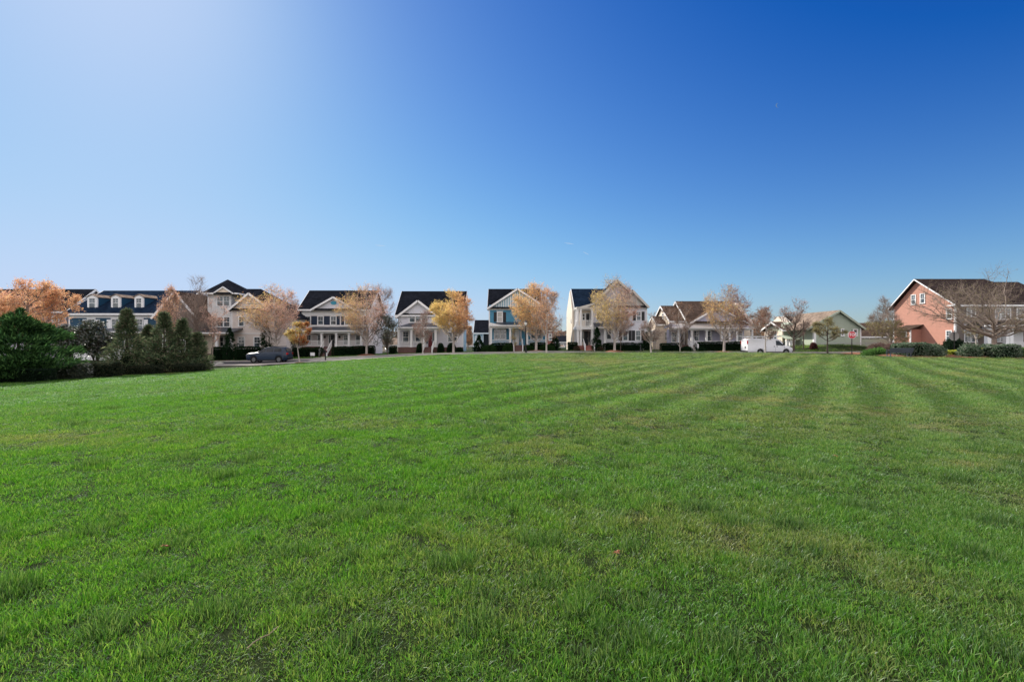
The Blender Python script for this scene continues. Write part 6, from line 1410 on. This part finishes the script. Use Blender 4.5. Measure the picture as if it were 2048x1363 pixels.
# metal bench seen from behind
x, Y = PX(1797, 42.9), 42.9; bn = empty('bench', (x, Y, gz(x, Y)+.03), 'black metal slatted bench seen from behind at the bed edge', 'bench', None, R(172))
bw = .98
bk = MB()
for i in range(23):
    u = -bw+2*bw*i/22; bk.bar((u,.30,.46),(u,.50,.84),.07,.02)
bk.build('backrest', M['benchmetal'], bn, world=False)
q = MB()
for (yy, zz_) in ((.29,.45),(.40,.65),(.505,.86)): q.bar((-bw,yy,zz_),(bw,yy,zz_),.05,.05)
q.build('back_rail', M['benchmetal'], bn, world=False)
st_ = MB()
for i in range(8): st_.bar((-bw,-.22+i*.07,.45),(bw,-.22+i*.07,.45),.05,.03)
st_.build('seat', M['benchmetal'], bn, world=False)
for s_ in (-bw+.12, bw-.12):
    q = MB(); q.bar((s_,-.2,-.05),(s_,-.2,.44),.06,.06); q.bar((s_,.30,-.05),(s_,.27,.44),.06,.06); q.bar((s_,-.22,.12),(s_,.32,.12),.05,.05); q.build('leg', M['benchmetal'], bn, world=False)
    q = MB(); q.bar((s_,-.24,.66),(s_,.40,.68),.05,.04); q.bar((s_,-.22,.44),(s_,-.22,.66),.04,.04); q.build('armrest', M['benchmetal'], bn, world=False)
# chain-link fence in front of the sage house
Yf_ = 65.0; fe = empty('chain_link_fence', (PX(1640,Yf_), Yf_, gz(PX(1640,Yf_),Yf_)), 'pale metal chain-link fence in front of the sage gable wall', 'fence')
xa, xb = PX(1642,Yf_), PX(1762,Yf_); zt = PZ(685.5, Yf_); rail = MB(); rail.tube((xa,Yf_,zt),(xb,Yf_,zt),.03,.03,8); rail.build('top_rail', M['greymetal'], fe)
for i in range(5):
    u = xa+(xb-xa)*i/4; q = MB(); q.tube((u,Yf_,gz(u,Yf_)-.1),(u,Yf_,zt+.08),.035,.035,8); q.build('post', M['greymetal'], fe)
wi = MB()
nw = int((xb-xa)/.14)
for i in range(nw):
    u = xa+i*.14
    for s_ in (-1, 1):
        z_0 = gz(u, Yf_); hh_ = zt-z_0; u2 = u+s_*hh_*.9; u3 = min(max(u2, xa), xb); t_ = (u3-u)/(u2-u) if abs(u2-u) > 1e-6 else 1; wi.bar((u,Yf_+.03,z_0),(u3,Yf_+.03,z_0+hh_*t_),.006,.006)
wi.build('wire_mesh', M['greymetal'], fe)
# small white fence line by the right-hand bed
# pole beside the sage house porch (downpipe-like post)
x, Y = PX(1607, 63.5), 63.5; up = empty('utility_post', (x, Y, gz(x, Y)), 'thin dark wooden post beside the round reddish shrub', 'post')
q = MB(); q.tube((0,0,-.1),(0,0,PZ(640,Y)-gz(x,Y)),.07,.06,8); q.build('post_shaft', M['barkdark'], up, world=False)
# fallen leaves and a twig on the lawn
lr_ = random.Random(4); lm = mat('dry_leaf', (.24,.10,.05), .9, .4, 60)
for i, (px, py, lab) in enumerate(((1235, 1121, 'small red-brown fallen leaf in the foreground grass, lower centre'), (1672, 917, 'pale brown fallen leaf in the grass at right'), (330, 1097, 'reddish fallen leaf in the grass at lower left'))):
    Y = EYE*F/(py-681.5); x = PX(px, Y); mb = MB(); s_ = .017+.002*i
    pts = [(s_*(1+.45*math.cos(5*a*math.pi/10))*math.cos(a*math.pi/10), s_*(1+.45*math.cos(5*a*math.pi/10))*math.sin(a*math.pi/10), .006*math.sin(a)) for a in range(20)]
    mb.prism(pts, (0,0,.0015)); mb.bar((0,0,0),(-s_*2,0,.01),.003,.003); o = mb.build('fallen_leaf', lm); o.location = (x, Y, gz(x, Y)+.045); o.rotation_euler = (.3, .5*(i-1), i*1.1); tag(o, lab, 'leaf')
tw_ = MB(); X0, Y0 = PX(490, 2.3), 2.32; prev = None
for i in range(7):
    p = (X0+i*.012, Y0+i*.035*(1 if i < 4 else .8), gz(X0, Y0)+.035+.006*math.sin(i*1.3))
    if prev: tw_.tube(prev, p, .0035, .003, 6)
    prev = p
o = tw_.build('dry_twig', mat('dry_twig_bark', (.20,.15,.10), .9, .2, 20)); tag(o, 'short dry twig lying in the grass at the lower edge, left', 'twig')
# moon and contrails, high above everything; emission stands in for the sunlight on them
mm, t, N, L = new_mat('moonlight'); em = N.new('ShaderNodeEmission'); em.inputs[0].default_value = (.35,.60,1,1); em.inputs[1].default_value = .22; oo = N.new('ShaderNodeOutputMaterial'); L.new(em.outputs[0], oo.inputs[0])
D_ = 9000; cx_, cz_ = PX(1556, D_), PZ(211, D_); rM = D_/F*4.6; mb = MB(); out = []; inn = []
for i in range(17):
    a = R(80)+R(200)*i/16; out.append((cx_+rM*math.cos(a), D_, cz_+rM*math.sin(a))); ph_ = math.sin(math.pi*i/16); inn.append((cx_+(rM-rM*.42*ph_)*math.cos(a), D_, cz_+(rM-rM*.42*ph_)*math.sin(a)))
for i in range(16): mb.quad(out[i], out[i+1], inn[i+1], inn[i])
o = mb.build('moon', mm); tag(o, 'faint thin crescent moon in the blue sky at upper right', 'moon')
ct, t, N, L = new_mat('contrail_glow'); em = N.new('ShaderNodeEmission'); em.inputs[0].default_value = (.80,.90,1,1); em.inputs[1].default_value = .44; oo = N.new('ShaderNodeOutputMaterial'); L.new(em.outputs[0], oo.inputs[0])
D_ = 8500
for (a, b_, lab) in (((750, 490), (771, 491.5), 'short white contrail in the sky above the oval-vent house'), ((1129, 485.5), (1147, 488), 'left of two short contrails above the twin-porch house'), ((1166, 503), (1178, 509.5), 'right lower of two short contrails above the twin-porch house')):
    mb = MB(); P0 = np.array((PX(a[0],D_), D_, PZ(a[1],D_))); P1 = np.array((PX(b_[0],D_), D_, PZ(b_[1],D_)))
    mb.tube(P0, P0+(P1-P0)*.5, 1.0, 3.5, 8); mb.tube(P0+(P1-P0)*.5, P1, 3.5, 1.0, 8); o = mb.build('contrail', ct); tag(o, lab, 'contrail', 'contrails in the sky')
